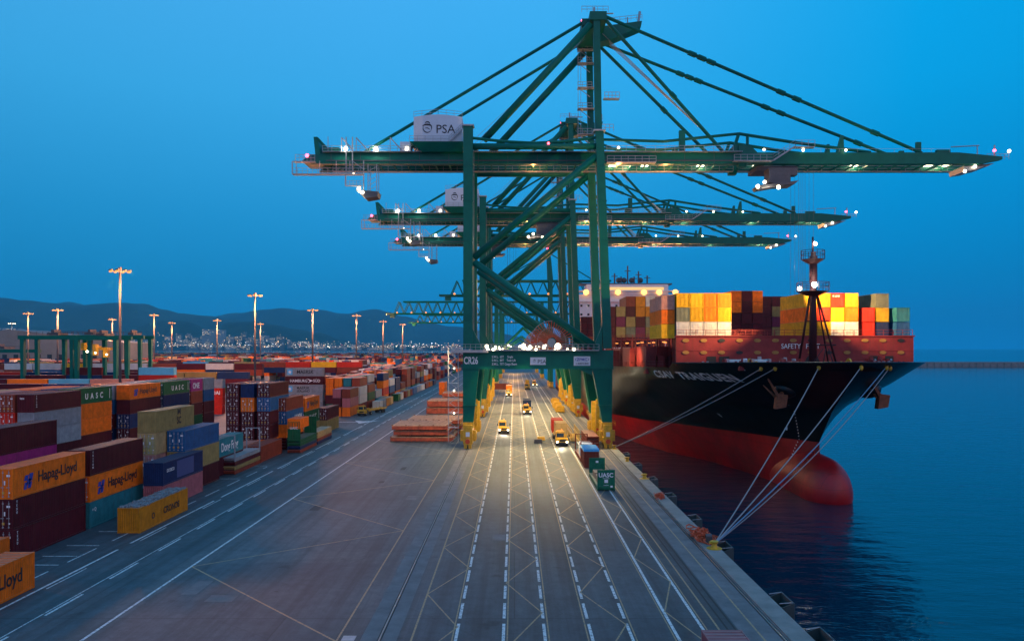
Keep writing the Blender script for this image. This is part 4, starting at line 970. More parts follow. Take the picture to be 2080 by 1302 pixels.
    for i, (x, z, r_, e_) in enumerate([(-5.5, 20.5, .34, 9000), (-4.2, 19.9, .28, 0), (-1.2, 20.7, .16, 0), (1.8, 20.7, .36, 9000), (3.1, 20.3, .40, 0), (4.25, 19.9, .26, 0), (6.2, 20.7, .14, 0), (8.6, 20.5, .62, 16000), (11.8, 19.9, .30, 7000)]):
        b = B(); b.tube((x, YF-2.1, z-.1), (x, YF-1.7, z+.25), r_*1.25, 10, r_*.7); fl = b.build('floodlight', M['steel'], root)
        b = B(); b.sphere((x, YF-2.3, z-.05), r_); b.build('lamp', M['lamp_white'], fl)
        if e_: plight(root, (x-4.6, YF-2.9-CY, z-.1), e_*1.65, (1,.72,.32), .35, 'SPOT', spot=112, aim=(x-4.6, YF-2.9-CY-13, -6), blend=.9)
    for x in (-4.2, 4.25, 11.8): plight(root, (x-4.6, YF-1.5-CY, 19.9), 45, (1,.95,.75), .15)
    b = B()
    for x, yv in ((-6, YR+2), (3, YR+2), (12, YR+2)): b.sphere((x, yv, 19.8), .3)
    b.build('rear_floodlight', M['lamp_white'], root)
    for x in (-4, 10): plight(root, (x-4.6, YR+3-CY, 19.4), 22000, (1,.66,.26), .4, 'SPOT', spot=125, aim=(x-4.6, YR+3-CY+22, -6), blend=.8)
    for x in (-3, 6, 14): plight(root, (x-4.6, YF+3-CY, 15.6), 6500, (1,.72,.32), .4, 'SPOT', spot=140, aim=(x-4.6, YF+7-CY, 0), blend=.8)
    plight(root, (-14.6-4.6, YF-1.5-CY, 22), 12000, (1,.72,.40), .35, 'SPOT', spot=90, aim=(-21-4.6, YF+10-CY, 0), blend=.7)
    plight(root, (20.2-4.6, YF+5-CY, 22), 9000, (1,.60,.26), .35, 'SPOT', spot=110, aim=(30-4.6, YF+12-CY, 2), blend=.7)
    yf = YF-.95-CY
    text('CR26', root, (-10.15-4.6, yf-.02, 16.95), FRONT, 2.0, 'letter_white', .02, 'lettering', sx=.62, ext=.02)
    for i, (a, c_) in enumerate((('S.W.L.  65T     Single', 0), ('S.W.L.  80T    Twin Lift', 0), ('S.W.L.  75T Cargo Beam', 0))): text(a, root, (-4.5-4.6, yf-.02, 18.15-i*.72), FRONT, .62, 'letter_white', .012, 'lettering', sx=.80, ext=.02)
    b = B(); b.box(3.15, 6.25, YF-1.05, YF-.95, 16.75, 18.25); sg = b.build('sign_board', M['white'], root)
    text('PSA', sg, (4.6-4.6, YF-1.07-CY, 17.05), FRONT, 1.05, 'letter_black', 0); psa_mark(sg, 4.0-4.6, YF-1.08-CY, 17.5, .48)
    b = B(); b.box(11.85, 15.15, YF-1.05, YF-.95, 16.6, 18.45); sg = b.build('sign_board', M['white'], root)
    text('ZPMC', sg, (13.5-4.6, YF-1.07-CY, 17.6), FRONT, .66, 'letter_blue', .02, align='CENTER', sx=1.2); text('上海振华港机', sg, (13.5-4.6, YF-1.07-CY, 16.83), FRONT, .46, 'letter_black', 0, align='CENTER')
    b = B()
    for i in range(28):
        a0 = 2*math.pi*i/28; a1 = 2*math.pi*(i+1)/28; P = lambda a, r_: (13.5+1.42*r_*math.cos(a), 17.82+.42*r_*math.sin(a))
        pts = [P(a0, .92), P(a0, 1), P(a1, 1), P(a1, .92)]; b.add([(p[0], YF-1.07, p[1]) for p in pts], [(0,1,2,3)])
    b.build('emblem', M['letter_blue'], sg)
    # power cable reel on the rear beam
    rx, ry, rz_ = 8.2, YR-2.2, 21.4
    b = B()
    for i in range(44):
        a = 2*math.pi*i/44; b.tube((rx+1.1*math.cos(a), ry, rz_+1.1*math.sin(a)), (rx+4.7*math.cos(a), ry, rz_+4.7*math.sin(a)), .12, 4)
    rl_ = b.build('cable_reel', M['orange'], root)
    b = B()
    for r0 in (1.2, 3.2, 4.7):
        for i in range(36): a = 2*math.pi*i/36; a2 = 2*math.pi*(i+1)/36; b.tube((rx+r0*math.cos(a), ry, rz_+r0*math.sin(a)), (rx+r0*math.cos(a2), ry, rz_+r0*math.sin(a2)), .09, 4)
    b.tube((rx, ry-.4, rz_), (rx, ry+.6, rz_), .9, 12); b.build('reel_rim', M['galv'], rl_)
    # stair tower on the landward front leg
    b = B(); xs_, ys_ = -12.4, 156.0
    for z in range(1, 20):
        s_ = 1 if z % 2 else -1; b.bar((xs_-.7*s_, ys_-.4, z*1.0), (xs_+.7*s_, ys_-.4, z+1.0), .1); b.box(xs_-1, xs_+1, ys_-.7, ys_+.7, z+.98, z+1.03) if z % 3 == 0 else None
    for q in (-1, 1):
        for r_ in (-.8, .8): b.tube((xs_+q, ys_+r_, 1), (xs_+q, ys_+r_, 21), .06, 4)
    for z in range(20, 20, 2): b.bar((xs_-1, ys_-.8, z), (xs_+1, ys_-.8, z+2), .07); b.box(xs_-1, xs_+1, ys_-.8, ys_+.8, z, z+.05)
    b.build('stair_tower', M['galv'], root)
    b = B(); 
    for z in (7, 11.5, 16): b.sphere((xs_+.2, ys_-.9, z), .16)
    b.build('stair_lamp', M['lamp_white'], root)
    # yellowish trims on legs
    b = B()
    for x, s_ in ((-8.3, 1), (17.6, -1)): b.tube((x+.1, YF+.9, 20), (x+.1, YF+.9, 60), .05, 4)
    b.build('conduit', M['galv'], root)
    # lamps along boom and girder
    b = B()
    for x, z in ((-34.8, 61.2), (-28.6, 61.2), (-22.2, 61.2), (21.5, 61.4), (51.5, 61.0), (59.6, 60.9), (68.4, 60.9)): b.sphere((x, 158.5, z), .42 if x < -20 else .26)
    for x, z in ((-31.9, 52.8), (-31.2, 52.0), (-10, 61), (-33, 55.9)): b.sphere((x, 157.5, z), .38 if z < 54 else .12)
    for x, z in ((93.6, 56.8), (95.7, 57.8), (102.8, 61.0)): b.sphere((x, 159.6, z), .34)
    b.build('girder_lamp', M['lamp_white'], root)
    for x in (-34.8, -28.6): plight(root, (x-4.6, 157.6-CY, 60.9), 420, (1,.95,.75), .2)
    plight(root, (-32-4.6, 157-CY, 52), 300, (1,.9,.6), .2)
    b = B()
    for x in (21, 28, 40, 52, 73, 89, 93): b.box(x-.7, x+.7, 164.6, 165.8, 59.2, 59.4)
    b.build('underside_lamp', M['lamp_white'], root)
    for x in (24, 40, 52, 73, 91): plight(root, (x-4.6, 164.5-CY, 59.1), 160, (1,.85,.5), .15)
    for x in (4, 22, 32): plight(root, (x-4.6, 163-CY, 57.2), 1500 if x == 22 else 900, (1,.42,.12), .3)
    return root
def bb(vs): return [min(v[i] for v in vs) for i in range(3)]+[max(v[i] for v in vs) for i in range(3)]
def separate(o, gap=.06):
    # one object for each separate piece of a mesh (pieces that touch stay together)
    me = o.data; n = len(me.vertices); par = list(range(n))
    def find(a):
        while par[a] != a: par[a] = par[par[a]]; a = par[a]
        return a
    for p in me.polygons:
        vs = list(p.vertices); a = find(vs[0])
        for v in vs[1:]: par[find(v)] = a
    comp = {}
    for i in range(n): comp.setdefault(find(i), []).append(i)
    cl = [(bb([me.vertices[i].co for i in c]), set(c)) for c in comp.values()]
    ch = True
    while ch:
        ch = False; out_ = []
        for bx, c in cl:
            for k, (b2_, c2) in enumerate(out_):
                if all(bx[i] <= b2_[i+3]+gap and b2_[i] <= bx[i+3]+gap for i in range(3)):
                    out_[k] = ([min(bx[i], b2_[i]) for i in range(3)]+[max(bx[i+3], b2_[i+3]) for i in range(3)], c | c2); ch = True; break
            else: out_.append((bx, c))
        cl = out_
    if len(cl) < 2: return
    kids = list(o.children)
    for k, (bx, c) in enumerate(cl):
        ix = {v: j for j, v in enumerate(sorted(c))}
        ps = [p for p in me.polygons if p.vertices[0] in ix]
        m2 = bpy.data.meshes.new(me.name); m2.from_pydata([me.vertices[i].co[:] for i in sorted(c)], [], [[ix[v] for v in p.vertices] for p in ps])
        for m_ in me.materials: m2.materials.append(m_)
        m2.polygons.foreach_set('use_smooth', [p.use_smooth for p in ps]); m2.update()
        if k == 0: first = m2
        else: q_ = o.copy(); q_.data = m2; COL.objects.link(q_)
    o.data = first
SEP = ('flange','cable_tray','opening','doorway','upper_tie','davit','stay_bracket','leg_cap','gusset','wheel','girder_lamp','underside_lamp','rear_floodlight','stair_lamp','warning_light','work_light','access_ladder','cable_guide','side_brace','deck_lamp','boom_lamp','chain','hinge','cab_base','end_frame','boom_tie','hoist_rope','platform','walkway','mast_lamp','apex_beam','stay','cross_member','sill','beam','window','notice','sticker','handrail','trolley_frame','side_tie','portal_beam','bogie','hanging_stair','inspection_cab','hatch_coaming','trolley','leg','house_base','work_lamp','lattice_boom','boom_tip_platform','end_platform','bulwark_rail','window','draught_mark')
def separate_tree(o, top=True):
    for c in list(o.children): separate_tree(c, False)
    if o.type == 'MESH' and not top and o.name.split('.')[0] in SEP and len(o.data.vertices) < 6000: separate(o)
cr1 = make_crane(); separate_tree(cr1)
for i, (dy, lb) in enumerate(((71.5, 'second green gantry crane, just behind the nearest one'), (121, 'third green gantry crane, farthest of the three with raised white house'), )):
    c = copy_tree(cr1, None, skip=('lettering',) if False else ()); c.location.y += dy; c['label'] = lb
    # the number on this portal cannot be read in the photograph
    for ch in list(c.children):
        if ch.name.startswith('lettering'): bpy.data.objects.remove(ch)
    for ch in c.children:
        if ch.name.startswith('trolley') and ch.type == 'EMPTY': ch.location.x = (-46 if i == 0 else -62)

# older lattice cranes farther back
def truss_crane(D, xl, xr, zb, hh, xleg, label, mast=True):
    root = empty('lattice_crane', (0, D, 0), label=label, cat='crane', group='older lattice boom cranes far back')
    org = root.location.copy(); G = M['green']
    b = MB(org)
    for yv in (D-3, D+3):
        b.path([(xl, yv, zb), (xr, yv, zb)], .55, 5); b.path([(xl+6, yv, zb+hh), (xr-2, yv, zb+hh)], .5, 5)
        x = xl; 
        while x < xr-4: b.path([(x, yv, zb), (x+3.2, yv, zb+hh), (x+6.4, yv, zb)], .32, 4); x += 6.4
    b.box(xl-6, xl+3, D-3, D+3, zb-.4, zb+.5); b.box(xl-3, xl, D-2, D+2, zb-2.5, zb); b.build('lattice_boom', G, root)
    for x in xleg:
        for yv in (D-8, D+8): MB(org).taper((x, yv, 3), 2, 2, (x, yv, zb+hh), 1.7, 1.7).build('leg', G, root)
    b = MB(org)
    for yv in (D-8, D+8): b.box(xleg[0]-1, xleg[1]+1, yv-1, yv+1, 14, 17); b.tube((xleg[0], yv, 17), ((xleg[0]+xleg[1])/2, yv, zb*.65), .6, 6); b.tube((xleg[1], yv, 17), ((xleg[0]+xleg[1])/2, yv, zb*.65), .6, 6)
    b.build('portal_beam', G, root)
    b = MB(org)
    for x in xleg: 
        for yv in (D-8, D+8): b.box(x-1, x+1, yv-5, yv+5, .5, 3)
    b.build('bogie', M['yellow'], root)
    if mast:
        b = MB(org); b.taper((xleg[1], D, zb+hh), 3, 3, (xleg[1]-1, D, zb+hh+16), 2, 2); b.tube((xleg[1]-1, D, zb+hh+15), (xr-10, D, zb+hh), .3, 5); b.tube((xleg[1]-1, D, zb+hh+15), (xl+25, D, zb+hh), .3, 5); b.build('mast', G, root)
        b = MB(org); b.sphere((xleg[1]-1, D, zb+hh+17), .8, 6, 5); b.build('warning_light', M['lamp_red'], root)
    b = MB(org); x = xl+2
    while x < xr: b.sphere((x, D-3.3, zb+.7), .55 if int(x)%2 else .4, 6, 5); x += 9.7
    b.build('boom_lamp', M['lamp_warm'], root)
    plight(root, (0, -12, 14), 22000, (1,.50,.14), .5)
    return root
truss_crane(400, -33, 52, 47.5, 7.5, (-9.3, 18.6), 'old lattice crane seen through the legs of the nearest crane', True)
truss_crane(520, -81, 40, 43.5, 8, (-9.3, 18.6), 'old lattice crane whose lit boom reaches left above the lamp masts', False)
truss_crane(640, -82, 40, 41.5, 6.2, (-9.3, 18.6), 'old lattice crane with the lower unlit boom just under the lit one', False)

# ================================================================== SHIP
def lerp_tab(T, v):
    if v <= T[0][0]: return T[0][1]
    for (a, p), (c, q) in zip(T, T[1:]):
        if v <= c: return p+(q-p)*(v-a)/(c-a)
    return T[-1][1]
LV = [(-6.5, 127, [(127,0),(138,2.2),(150,4.2),(166,7.5),(177,12),(194,17),(216,21),(240,25.4),(262,26.6)]),
      (-4, 124.5, [(124.5,0),(134,2.5),(150,5.2),(166,9),(177,14.2),(194,18.6),(216,22.5),(240,26),(262,27)]),
      (4.6, 126, [(126,0),(134,3.3),(150,8.6),(166,14.5),(180,19.5),(200,24.5),(220,26.6),(262,27)]),
      (10, 121, [(121,0),(126,3.2),(136,9.0),(150,16),(165,21.5),(185,25.6),(205,27),(262,27)]),
      (14, 115.5, [(115.5,0),(119,5),(124,9.6),(130,13.6),(140,18.6),(155,23.2),(175,26.2),(195,27),(262,27)]),
      (18.2, 110, [(110,0),(111.5,5),(114,9.2),(118,13.4),(124,17.2),(131,20.3),(138,22.2),(155,25.0),(175,26.6),(195,27),(262,27)])]
YE = 262
def half(z, s):
    # s in 0..1 from the stem; smooth in z
    k = 0
    while k < len(LV)-2 and LV[k+1][0] < z: k += 1
    a, c = LV[k], LV[k+1]; t = min(1, max(0, (z-a[0])/(c[0]-a[0])))
    ya = a[1]+s*(YE-a[1]); yc = c[1]+s*(YE-c[1])
    y0 = ya+(yc-ya)*t
    return y0, lerp_tab(a[2], ya)*(1-t)+lerp_tab(c[2], yc)*t
CX = 50.0
def hull_x(y, z, side=-1):
    lo, hi = 0., 1.
    for _ in range(30):
        m_ = (lo+hi)/2
        if half(z, m_)[0] < y: lo = m_
        else: hi = m_
    return CX+side*half(z, lo)[1]
def boot(y): return max(1.6, 4.65-(y-126)*.0253)
def rim(y):
    if y < 141: return 17.95-(y-110)*.02
    return max(15.0, 16.55-(y-141)*.016)
ship = empty('container_ship', (CX, 200, WZ), label='large black container ship with red underwater hull moored at the quay', cat='ship')
so = ship.location.copy()
NS = 64; SV = [(i/NS)**1.9 for i in range(NS+1)]
rows = []
NR1, NR2 = 8, 18
b = MB(so); b.mi = 0
def hull_rows(side):
    # the rows follow the boot line and the rim
    R_ = []
    for j in range(NR1+NR2+1):
        L_ = []
        for s in SV:
            y = half(4, s)[0]
            for _ in range(4):
                zt = (-6.5+(boot(y)+6.5)*j/NR1) if j <= NR1 else boot(y)+(rim(y)-boot(y))*(j-NR1)/NR2
                y, h = half(zt, s)
            L_.append((CX+side*h, y, zt))
        L_.append((CX+side*27, 430, L_[-1][2]))
        R_.append(L_)
    return R_
bred = MB(so); bblk = MB(so)
for side in (-1, 1):
    R_ = hull_rows(side)
    for j in range(NR1+NR2):
        t_ = bred if j < NR1 else bblk
        n_ = len(R_[0]); vs = R_[j]+R_[j+1]
        fs = [(i, i+1, n_+i+1, n_+i) for i in range(n_-1)]
        if side > 0: fs = [f[::-1] for f in fs]
        t_.add(vs, fs)
    if side < 0: left_rim = R_[-1]; 
    else: right_rim = R_[-1]
M['hull_black'] = mat('black_hull_paint', (.003,.004,.006), .30, noise=.5, nscale=.15, dark=.6, streak=.10, spec=.4, seams=.4)
M['hull_red'] = mat('red_antifouling', (.44,.004,.008), .42, noise=.75, nscale=.3, dark=.5, seams=.35, streak=.18)
M['ship_red'] = mat('ship_red_brown', (.30,.036,.036), .6, noise=.6, nscale=.4, dark=.5, streak=.4, spec=.3)
bblk.box(CX-27, CX+27, 429, 430.5, -6, 15)
def weld(o):
    import bmesh
    m = bmesh.new(); m.from_mesh(o.data); bmesh.ops.remove_doubles(m, verts=m.verts, dist=.002); m.to_mesh(o.data); m.free(); return o
weld(bblk.build('hull', M['hull_black'], ship, smooth=True)); 
hr = weld(bred.build('lower_hull', M['hull_red'], ship, smooth=True))
# bulbous bow
b = MB(so); prof = []
n = 28
for i in range(15):
    d = 22*(i/14)**2.2; q = min(1, d/5.2); r_ = math.sqrt(max(0, 1-(1-q)**2)); prof.append((117.6+d, r_))
vs = []
for y_, r_ in prof:
    tz = (y_-117.6)/22; zc = -2.6+.9*tz
    for k in range(n):
        a = 2*math.pi*k/n; vs.append((CX-.2*(1-tz)+3.7*r_*math.cos(a)*(1-.12*math.sin(a)), y_, zc+5.0*r_*math.sin(a)))
fs = [(j*n+k, (j+1)*n+k, (j+1)*n+(k+1)%n, j*n+(k+1)%n) for j in range(14) for k in range(n)]
b.add(vs, fs); weld(b.build('bulb', M['hull_red'], ship, smooth=True))
# decks
b = MB(so)
for (p0, p1), (q0, q1) in zip(zip(left_rim, left_rim[1:]), zip(right_rim, right_rim[1:])):
    dz = -1.25 if p0[1] < 141 else -.1; ins = 3.0 if p0[1] < 146 else .9
    ix = lambda p, s_: CX+s_*max(0, abs(p[0]-CX)-ins)
    b.add([(ix(p0,-1), p0[1], p0[2]+dz), (ix(q0,1), q0[1], q0[2]+dz), (ix(q1,1), q1[1], q1[2]+dz), (ix(p1,-1), p1[1], p1[2]+dz)], [(0,1,2,3)])
b.build('deck', M['ship_red'], ship)
b = MB(so)
for L_ in (left_rim, right_rim):
    L2 = [p for p in L_ if p[1] < 142]
    for p, q in zip(L2, L2[1:]): b.tube(Vector(p)+Vector((0,0,.03)), Vector(q)+Vector((0,0,.03)), .12, 5)
b.build('bulwark_rail', M['hull_black'], ship)
# red breakwater wall
WY = 137.2
b = MB(so); b.box(28.9, 71.3, WY, WY+.5, 17.0, 22.3)
for i in range(18): b.box(29+i*2.49, 29.12+i*2.49, WY+.5, WY+1.2, 17, 22.2)
b.box(28.7, 71.5, WY-.12, WY, 22.1, 22.35); b.box(28.9, 71.3, WY-.06, WY, 19.55, 19.63)
wl = b.build('breakwater_wall', M['ship_red'], ship)
b = MB(so); b2 = MB(so)
for i in range(13):
    for z in (21.45, 19.3):
        x = 30.6+i*3.2; tgt = b2 if (i*7+int(z)) % 5 == 0 else b
        pts = [(x+.62*math.cos(2*math.pi*k/14), z+.32*math.sin(2*math.pi*k/14)) for k in range(14)]
        tgt.prism(pts, 'y', WY-.1, WY-.02)
b.build('opening', mat('lit_opening', (.42,.20,.04), .6, noise=.5), wl); b2.build('opening', M['groove'], wl)
b = MB(so)
for x0, x1, z1 in ((34.4,36.0,18.6),(36.6,38.4,18.6),(63.5,65.2,18.7),(66.2,67.6,18.7)): b.box(x0, x1, WY-.08, WY-.02, 17, z1)
b.prism([(53.2+1.4*math.cos(math.pi*k/8), 17+2.0*math.sin(math.pi*k/8)) for k in range(9)], 'y', WY-.08, WY-.02)
b.build('doorway', M['groove'], wl)
text('SAFETY   FIRST', wl, (47.6-CX, WY-.1-200, 20.0+4), FRONT, 1.25, 'letter_white', .0, sx=.85, space=1.0)
b = MB(so)
for k in range(4): b.rail((29+k*10.6, WY+.2, 22.35), (39.4+k*10.6, WY+.2, 22.35), 1.0, 1.5, .05)
b.build('handrail', M['ship_red'], wl)
# foremast: two legs and a post
MX, MY = 50.3, 129.5
b = MB(so); b.tube((MX, MY, 16.6), (MX+.1, MY, 36.2), .68, 12, .42); b.tube((MX+.1, MY, 31), (MX+.1, MY, 35.6), .62, 10); b.tube((MX, MY, 35), (MX, MY, 38.8), .16, 6)
b.tube((MX+4.0, MY-.5, 16.6), (MX+.5, MY, 30), .17, 6); b.tube((MX-1.4, MY+3, 16.6), (MX-.3, MY, 30), .2, 6); b.tube((MX+4.0, MY+3, 16.6), (MX+.5, MY, 30), .14, 6)
b.tube((MX-1, MY, 24.6), (MX+2.6, MY-.3, 24.6), .1, 5); b.tube((MX-1, MY, 20.6), (MX+3.8, MY-.3, 20.6), .12, 5)
for q in (0, 2.2, 4.4): b.tube((MX-1+q, MY-1, 16.6), (MX+1.5+q*.2, MY-.6, 20), .1, 4)
M['mast'] = mat('mast_dark_paint', (.05,.014,.018), .6, noise=.3, spec=.3); fm = b.build('foremast', M['mast'], ship, smooth=True)
b = MB(so)
for z, r_ in ((29.6, 2.6), (35.0, 1.9)):
    b.tube((MX, MY, z-.7), (MX, MY, z), r_*.4, 10, r_)
    for k in range(12):
        a = 2*math.pi*k/12; a2 = a+math.pi/6; P = lambda a_, h_: (MX+r_*math.cos(a_), MY+r_*math.sin(a_), z+h_)
        b.tube(P(a, 0), P(a, 1.5), .05, 4); b.tube(P(a, 1.5), P(a2, 1.5), .05, 4); b.tube(P(a, .8), P(a2, .8), .05, 4)
b.build('lookout_platform', M['mast'], fm)
b = MB(so); b.sphere((MX-.5, MY-2.0, 30.6), .42); b.sphere((MX-2.6, MY-1, 30.0), .3); b.sphere((MX+.2, MY-.6, 37.6), .28); b.build('mast_lamp', emis('mast_lamp_glow', (1,.92,.75), 90), fm)
plight(ship, (MX-1.0-CX, MY-2.8-200, 31.2+4), 110, (1,.92,.72), .3)
for q in (-2.4, 2.4): plight(ship, (MX+q-CX, MY+1.4-200, 29.9+4), 52000 if q < 0 else 34000, (1,.62,.26), .35, 'SPOT', spot=112, aim=(MX+q*5-CX, MY+10-200, 32+4), blend=.5)
# forecastle gear
def wx(x, y, z): return (x, y, z)
for i, (x, y_) in enumerate(((37.6, 131), (41.2, 128.8), (45.5, 126), (57.5, 128), (62, 131))):
    z = rim(y_)-1.2; b = MB(so); b.tube((x-1.1, y_, z+1.0), (x+1.1, y_, z+1.0), .55 if i > 1 else .85, 12); b.box(x-1.6, x-1.2, y_-.8, y_+.8, z, z+1.9); b.box(x+1.2, x+1.6, y_-.8, y_+.8, z, z+1.9)
    wn = b.build('winch', M['galv'] if i < 2 else M['ship_red'], ship); b = MB(so); b.tube((x-1.9, y_, z+1.0), (x-1.6, y_, z+1.0), 1.0, 12); b.build('winch_flange', M['yellow'] if i % 2 else M['ship_red'], wn)
rr = random.Random(4)
for i in range(26):
    x = rr.uniform(33, 67); y_ = rr.uniform(122, 134)
    if abs(x-CX) > 14: y_ = rr.uniform(131, 135)
    z = rim(y_)-1.2; b = MB(so); t = rr.random()
    if t < .5: b.tube((x-.4, y_, z), (x-.4, y_, z+1.5), .22, 8); b.tube((x+.4, y_, z), (x+.4, y_, z+1.5), .22, 8); b.box(x-.8, x+.8, y_-.3, y_+.3, z, z+.2); b.build('mooring_bitt', M[rr.choice(['ship_red','yellow','galv'])], ship)
    else: b.taper((x, y_, z), .8, .8, (x, y_, z+rr.uniform(1.2, 2.4)), .5, .5); b.tube((x, y_, z+1), (x, y_-.6, z+1.8), .18, 6); b.build('deck_vent', M[rr.choice(['ship_red','white','galv','rust'])], ship)
# anchors in their pockets
for side in (-1, 1):
    ay, az = 122.6, 13.4; ax = hull_x(ay, az, side)
    b = MB(so); b.sphere((ax-side*.5, ay+.3, az+.2), 2.1, 16, 10, (1.0, .8, .75)); b.build('anchor_pocket', M['hull_black'], ship, smooth=True)
    b = MB(so); x = ax+side*1.0; y_ = ay-1.2; z = az-1.0
    b.prism([(x-.9, z-1.9), (x+.7, z-1.6), (x+1.0, z+.3), (x-.6, z+.5)], 'y', y_-.8, y_+.5)
    b.hexa([(x-.7, y_-.7, z), (x-.1, y_-.7, z), (x-.1, y_-.2, z), (x-.7, y_-.2, z)], [(x-1.3*1-.9, y_-.6, z+2.9), (x-2.0, y_-.6, z+2.9), (x-2.0, y_-.35, z+2.9), (x-2.2, y_-.35, z+2.9)])
    b.hexa([(x-.8, y_+.1, z-.2), (x-.2, y_+.1, z-.2), (x-.2, y_+.5, z-.2), (x-.8, y_+.5, z-.2)], [(x-2.7, y_+.1, z+1.8), (x-2.5, y_+.1, z+1.8), (x-2.5, y_+.3, z+1.8), (x-2.7, y_+.3, z+1.8)])
    b.tube((x, y_, z), (ax-side*.3, ay, az+.6), .35, 8); b.build('anchor', M['rust'], ship)
# ship name and marks laid on the flare
def on_hull(txt, y_start, z, size, m='letter_white', bold=.02, side=-1, sx=1.0, slope=0, space=1.1):
    me = text_mesh(txt, bold, 0, 'LEFT', space).copy(); me.materials.append(M[m])
    for v in me.vertices:
        u = v.co.x*size*sx; w_ = v.co.y*size
        # walk along the hull from aft to fore
        y_ = y_start; x_ = hull_x(y_, z, side); rem = u; st = .25
        while rem > 0:
            yn = y_-st; xn = hull_x(yn, z, side); d = math.hypot(xn-x_, st)
            if d > rem: y_ -= st*rem/d; break
            rem -= d; y_, x_ = yn, xn
        zz = z+w_+u*slope; x_ = hull_x(y_, zz, side)
        v.co = Vector((x_+side*.05, y_-.05, zz))-so
    return inst('lettering', me, ship)
on_hull('CSAV  TRAIGUEN', 150.5, 14.5, 1.8, bold=.035, sx=1.72, slope=.0)
on_hull('#', 147, 7.0, 1.1, sx=1)
b = MB(so)
for i in range(24):
    z = -2+i*.55; y_ = 134-i*.32; x_ = hull_x(y_, z)
    b.box(x_-.09, x_-.02, y_-.12, y_+.12, z, z+.2)
b.build('draught_mark', M['letter_white'], ship)
b = MB(so); y_ = 131.5; z = 6.4; x_ = hull_x(y_, z); b.prism([(z-.5, 0), (z+.6, 0)], 'x', 0, 0) if False else b.cb((x_-.05, y_, z), (.15, 1.0, .6)); b.build('hull_mark', M['letter_white'], ship)
# fairleads
FL = [(hull_x(q_, w_, s_), q_, w_) for q_, w_, s_ in ((119.3, 16.9, -1), (117.6, 16.95, -1), (113.3, 17.2, -1), (111.0, 17.2, -1), (113.0, 17.2, 1), (113.7, 17.1, 1))]
for p in FL:
    sd = -1 if p[0] < CX else 1
    b = MB(so); b.sphere((p[0]+sd*.05, p[1]-.15, p[2]), .42, 10, 8, (.7,.7,1)); b.build('fairlead', M['yellow'], ship)
# superstructure at the far end
b = MB(so); b.box(28, 75, 350, 364, 15, 44.6); b.box(33, 70, 349.5, 362, 44.6, 49.2); b.box(28.2, 75, 349, 358, 45.9, 46.4); b.box(27.5, 76, 349.2, 356, 41.2, 41.6)
ss = b.build('superstructure', M['white'], ship)
b = MB(so); b.box(35, 68, 349.3, 349.5, 46.6, 47.9); b.build('bridge_window', M['lit_window'], ss)
b = MB(so)
for r_ in range(6):
    for k in range(14): b.box(30+k*3.2, 31+k*3.2, 349.9, 350, 19+r_*4, 20+r_*4)
b.build('window', M['glass'], ss)
b = MB(so); b.box(30, 72, 351, 360, 49.2, 49.8)
for x, h_ in ((46, 5), (52, 8.5), (57, 6), (49, 3.5), (55, 3.5), (61, 4)): b.tube((x, 353, 49.5), (x, 353, 49.5+h_), .35, 5); b.box(x-1.4, x+1.4, 352.8, 353.2, 49.5+h_*.7, 49.8+h_*.7)
for x in (48, 50.5, 54, 58): b.sphere((x, 354, 51.4), 1.3, 8, 6)
b.build('radar_mast', M['steel'], ss)
for x in (32.5, 47, 58.8, 65.7, 73):
    b = MB(so); b.sphere((x, 348.4, 45.5), 1.25, 10, 8); b.build('floodlight', M['lamp_sodium'], ss)
    plight(ship, (x-CX, 345-200, 45.0+4), 42000, (1,.50,.16), .8, 'SPOT', spot=150, aim=(x-CX, 320-200, 30), blend=.8)
# lashing bridges and hatch coamings between the bays
for i, yv in enumerate((139.4, 151.6, 165.2, 178.0, 192.6, 208.6, 222, 236)):
    b = MB(so); x0, x1 = CX-half(16, .5)[1]+0, 72; x0 = hull_x(yv, 15.5)+1.2
    for k in range(int((x1-x0)/2.5)): b.box(x0+k*2.5, x0+k*2.5+.22, yv, yv+.8, 15.0, 22.2)
    for z in (18.4, 22.0): b.box(x0, x1, yv, yv+1.1, z, z+.16); b.rail((x0, yv, z+.15), (x0+16, yv, z+.15), 1.0, 1.3, .05)
    b.box(x0, x0+1.6, yv, yv+1.1, 15, 18.4); 
    for k in range(5): b.tube((x0+.3+k*2.5, yv+.1, 18.5), (x0+2.6+k*2.5, yv+.1, 21.5), .06, 4); b.tube((x0+2.6+k*2.5, yv+.1, 18.5), (x0+.3+k*2.5, yv+.1, 21.5), .06, 4)
    b.build('lashing_bridge', M['ship_red'], ship)
    for q in ((3.0,) if i > 1 else ()): plight(ship, (x0+q-CX, yv-1.2-200, 20.6+4), 30, (1,.45,.15), .15)
    b = MB(so); 
    for q in (1.4, 3.9, 6.4): b.box(x0+q-.35, x0+q+.35, yv-.12, yv, 21.2, 21.4)
    b.build('deck_lamp', M['lamp_warm'], ship)
b = MB(so)
x0 = 30.2
b.box(26.2, 73.8, 152.8, 164.9, 15, 20.4); b.box(25.0, 75, 166.4, 177.8, 15, 20.2); b.box(24.6, 75.4, 179.2, 192, 15, 20.0); b.box(24.6, 75.4, 194.6, 208, 15, 20.0); b.box(24.6, 75.4, 210, 340, 15, 19.4); b.box(31.0, 70, 138.6, 151.2, 16.2, 22.1)
for i in range(60): b.box(24.3, 24.6, 180+i*2.6, 180.3+i*2.6, 15, 19.6)
b.build('hatch_coaming', M['ship_red'], ship)
b = MB(so); b.rail((27.4, 142, 16.6), (24.2, 178, 15.8), 1.1, 1.8, .05); b.rail((24.2, 178, 15.8), (23.6, 260, 15.1), 1.1, 2, .05); b.build('handrail', M['ship_red'], ship)
b = MB(so); b.sphere((27.0, 168, 18.2), .35); b.build('navigation_light', M['lamp_green'], ship)
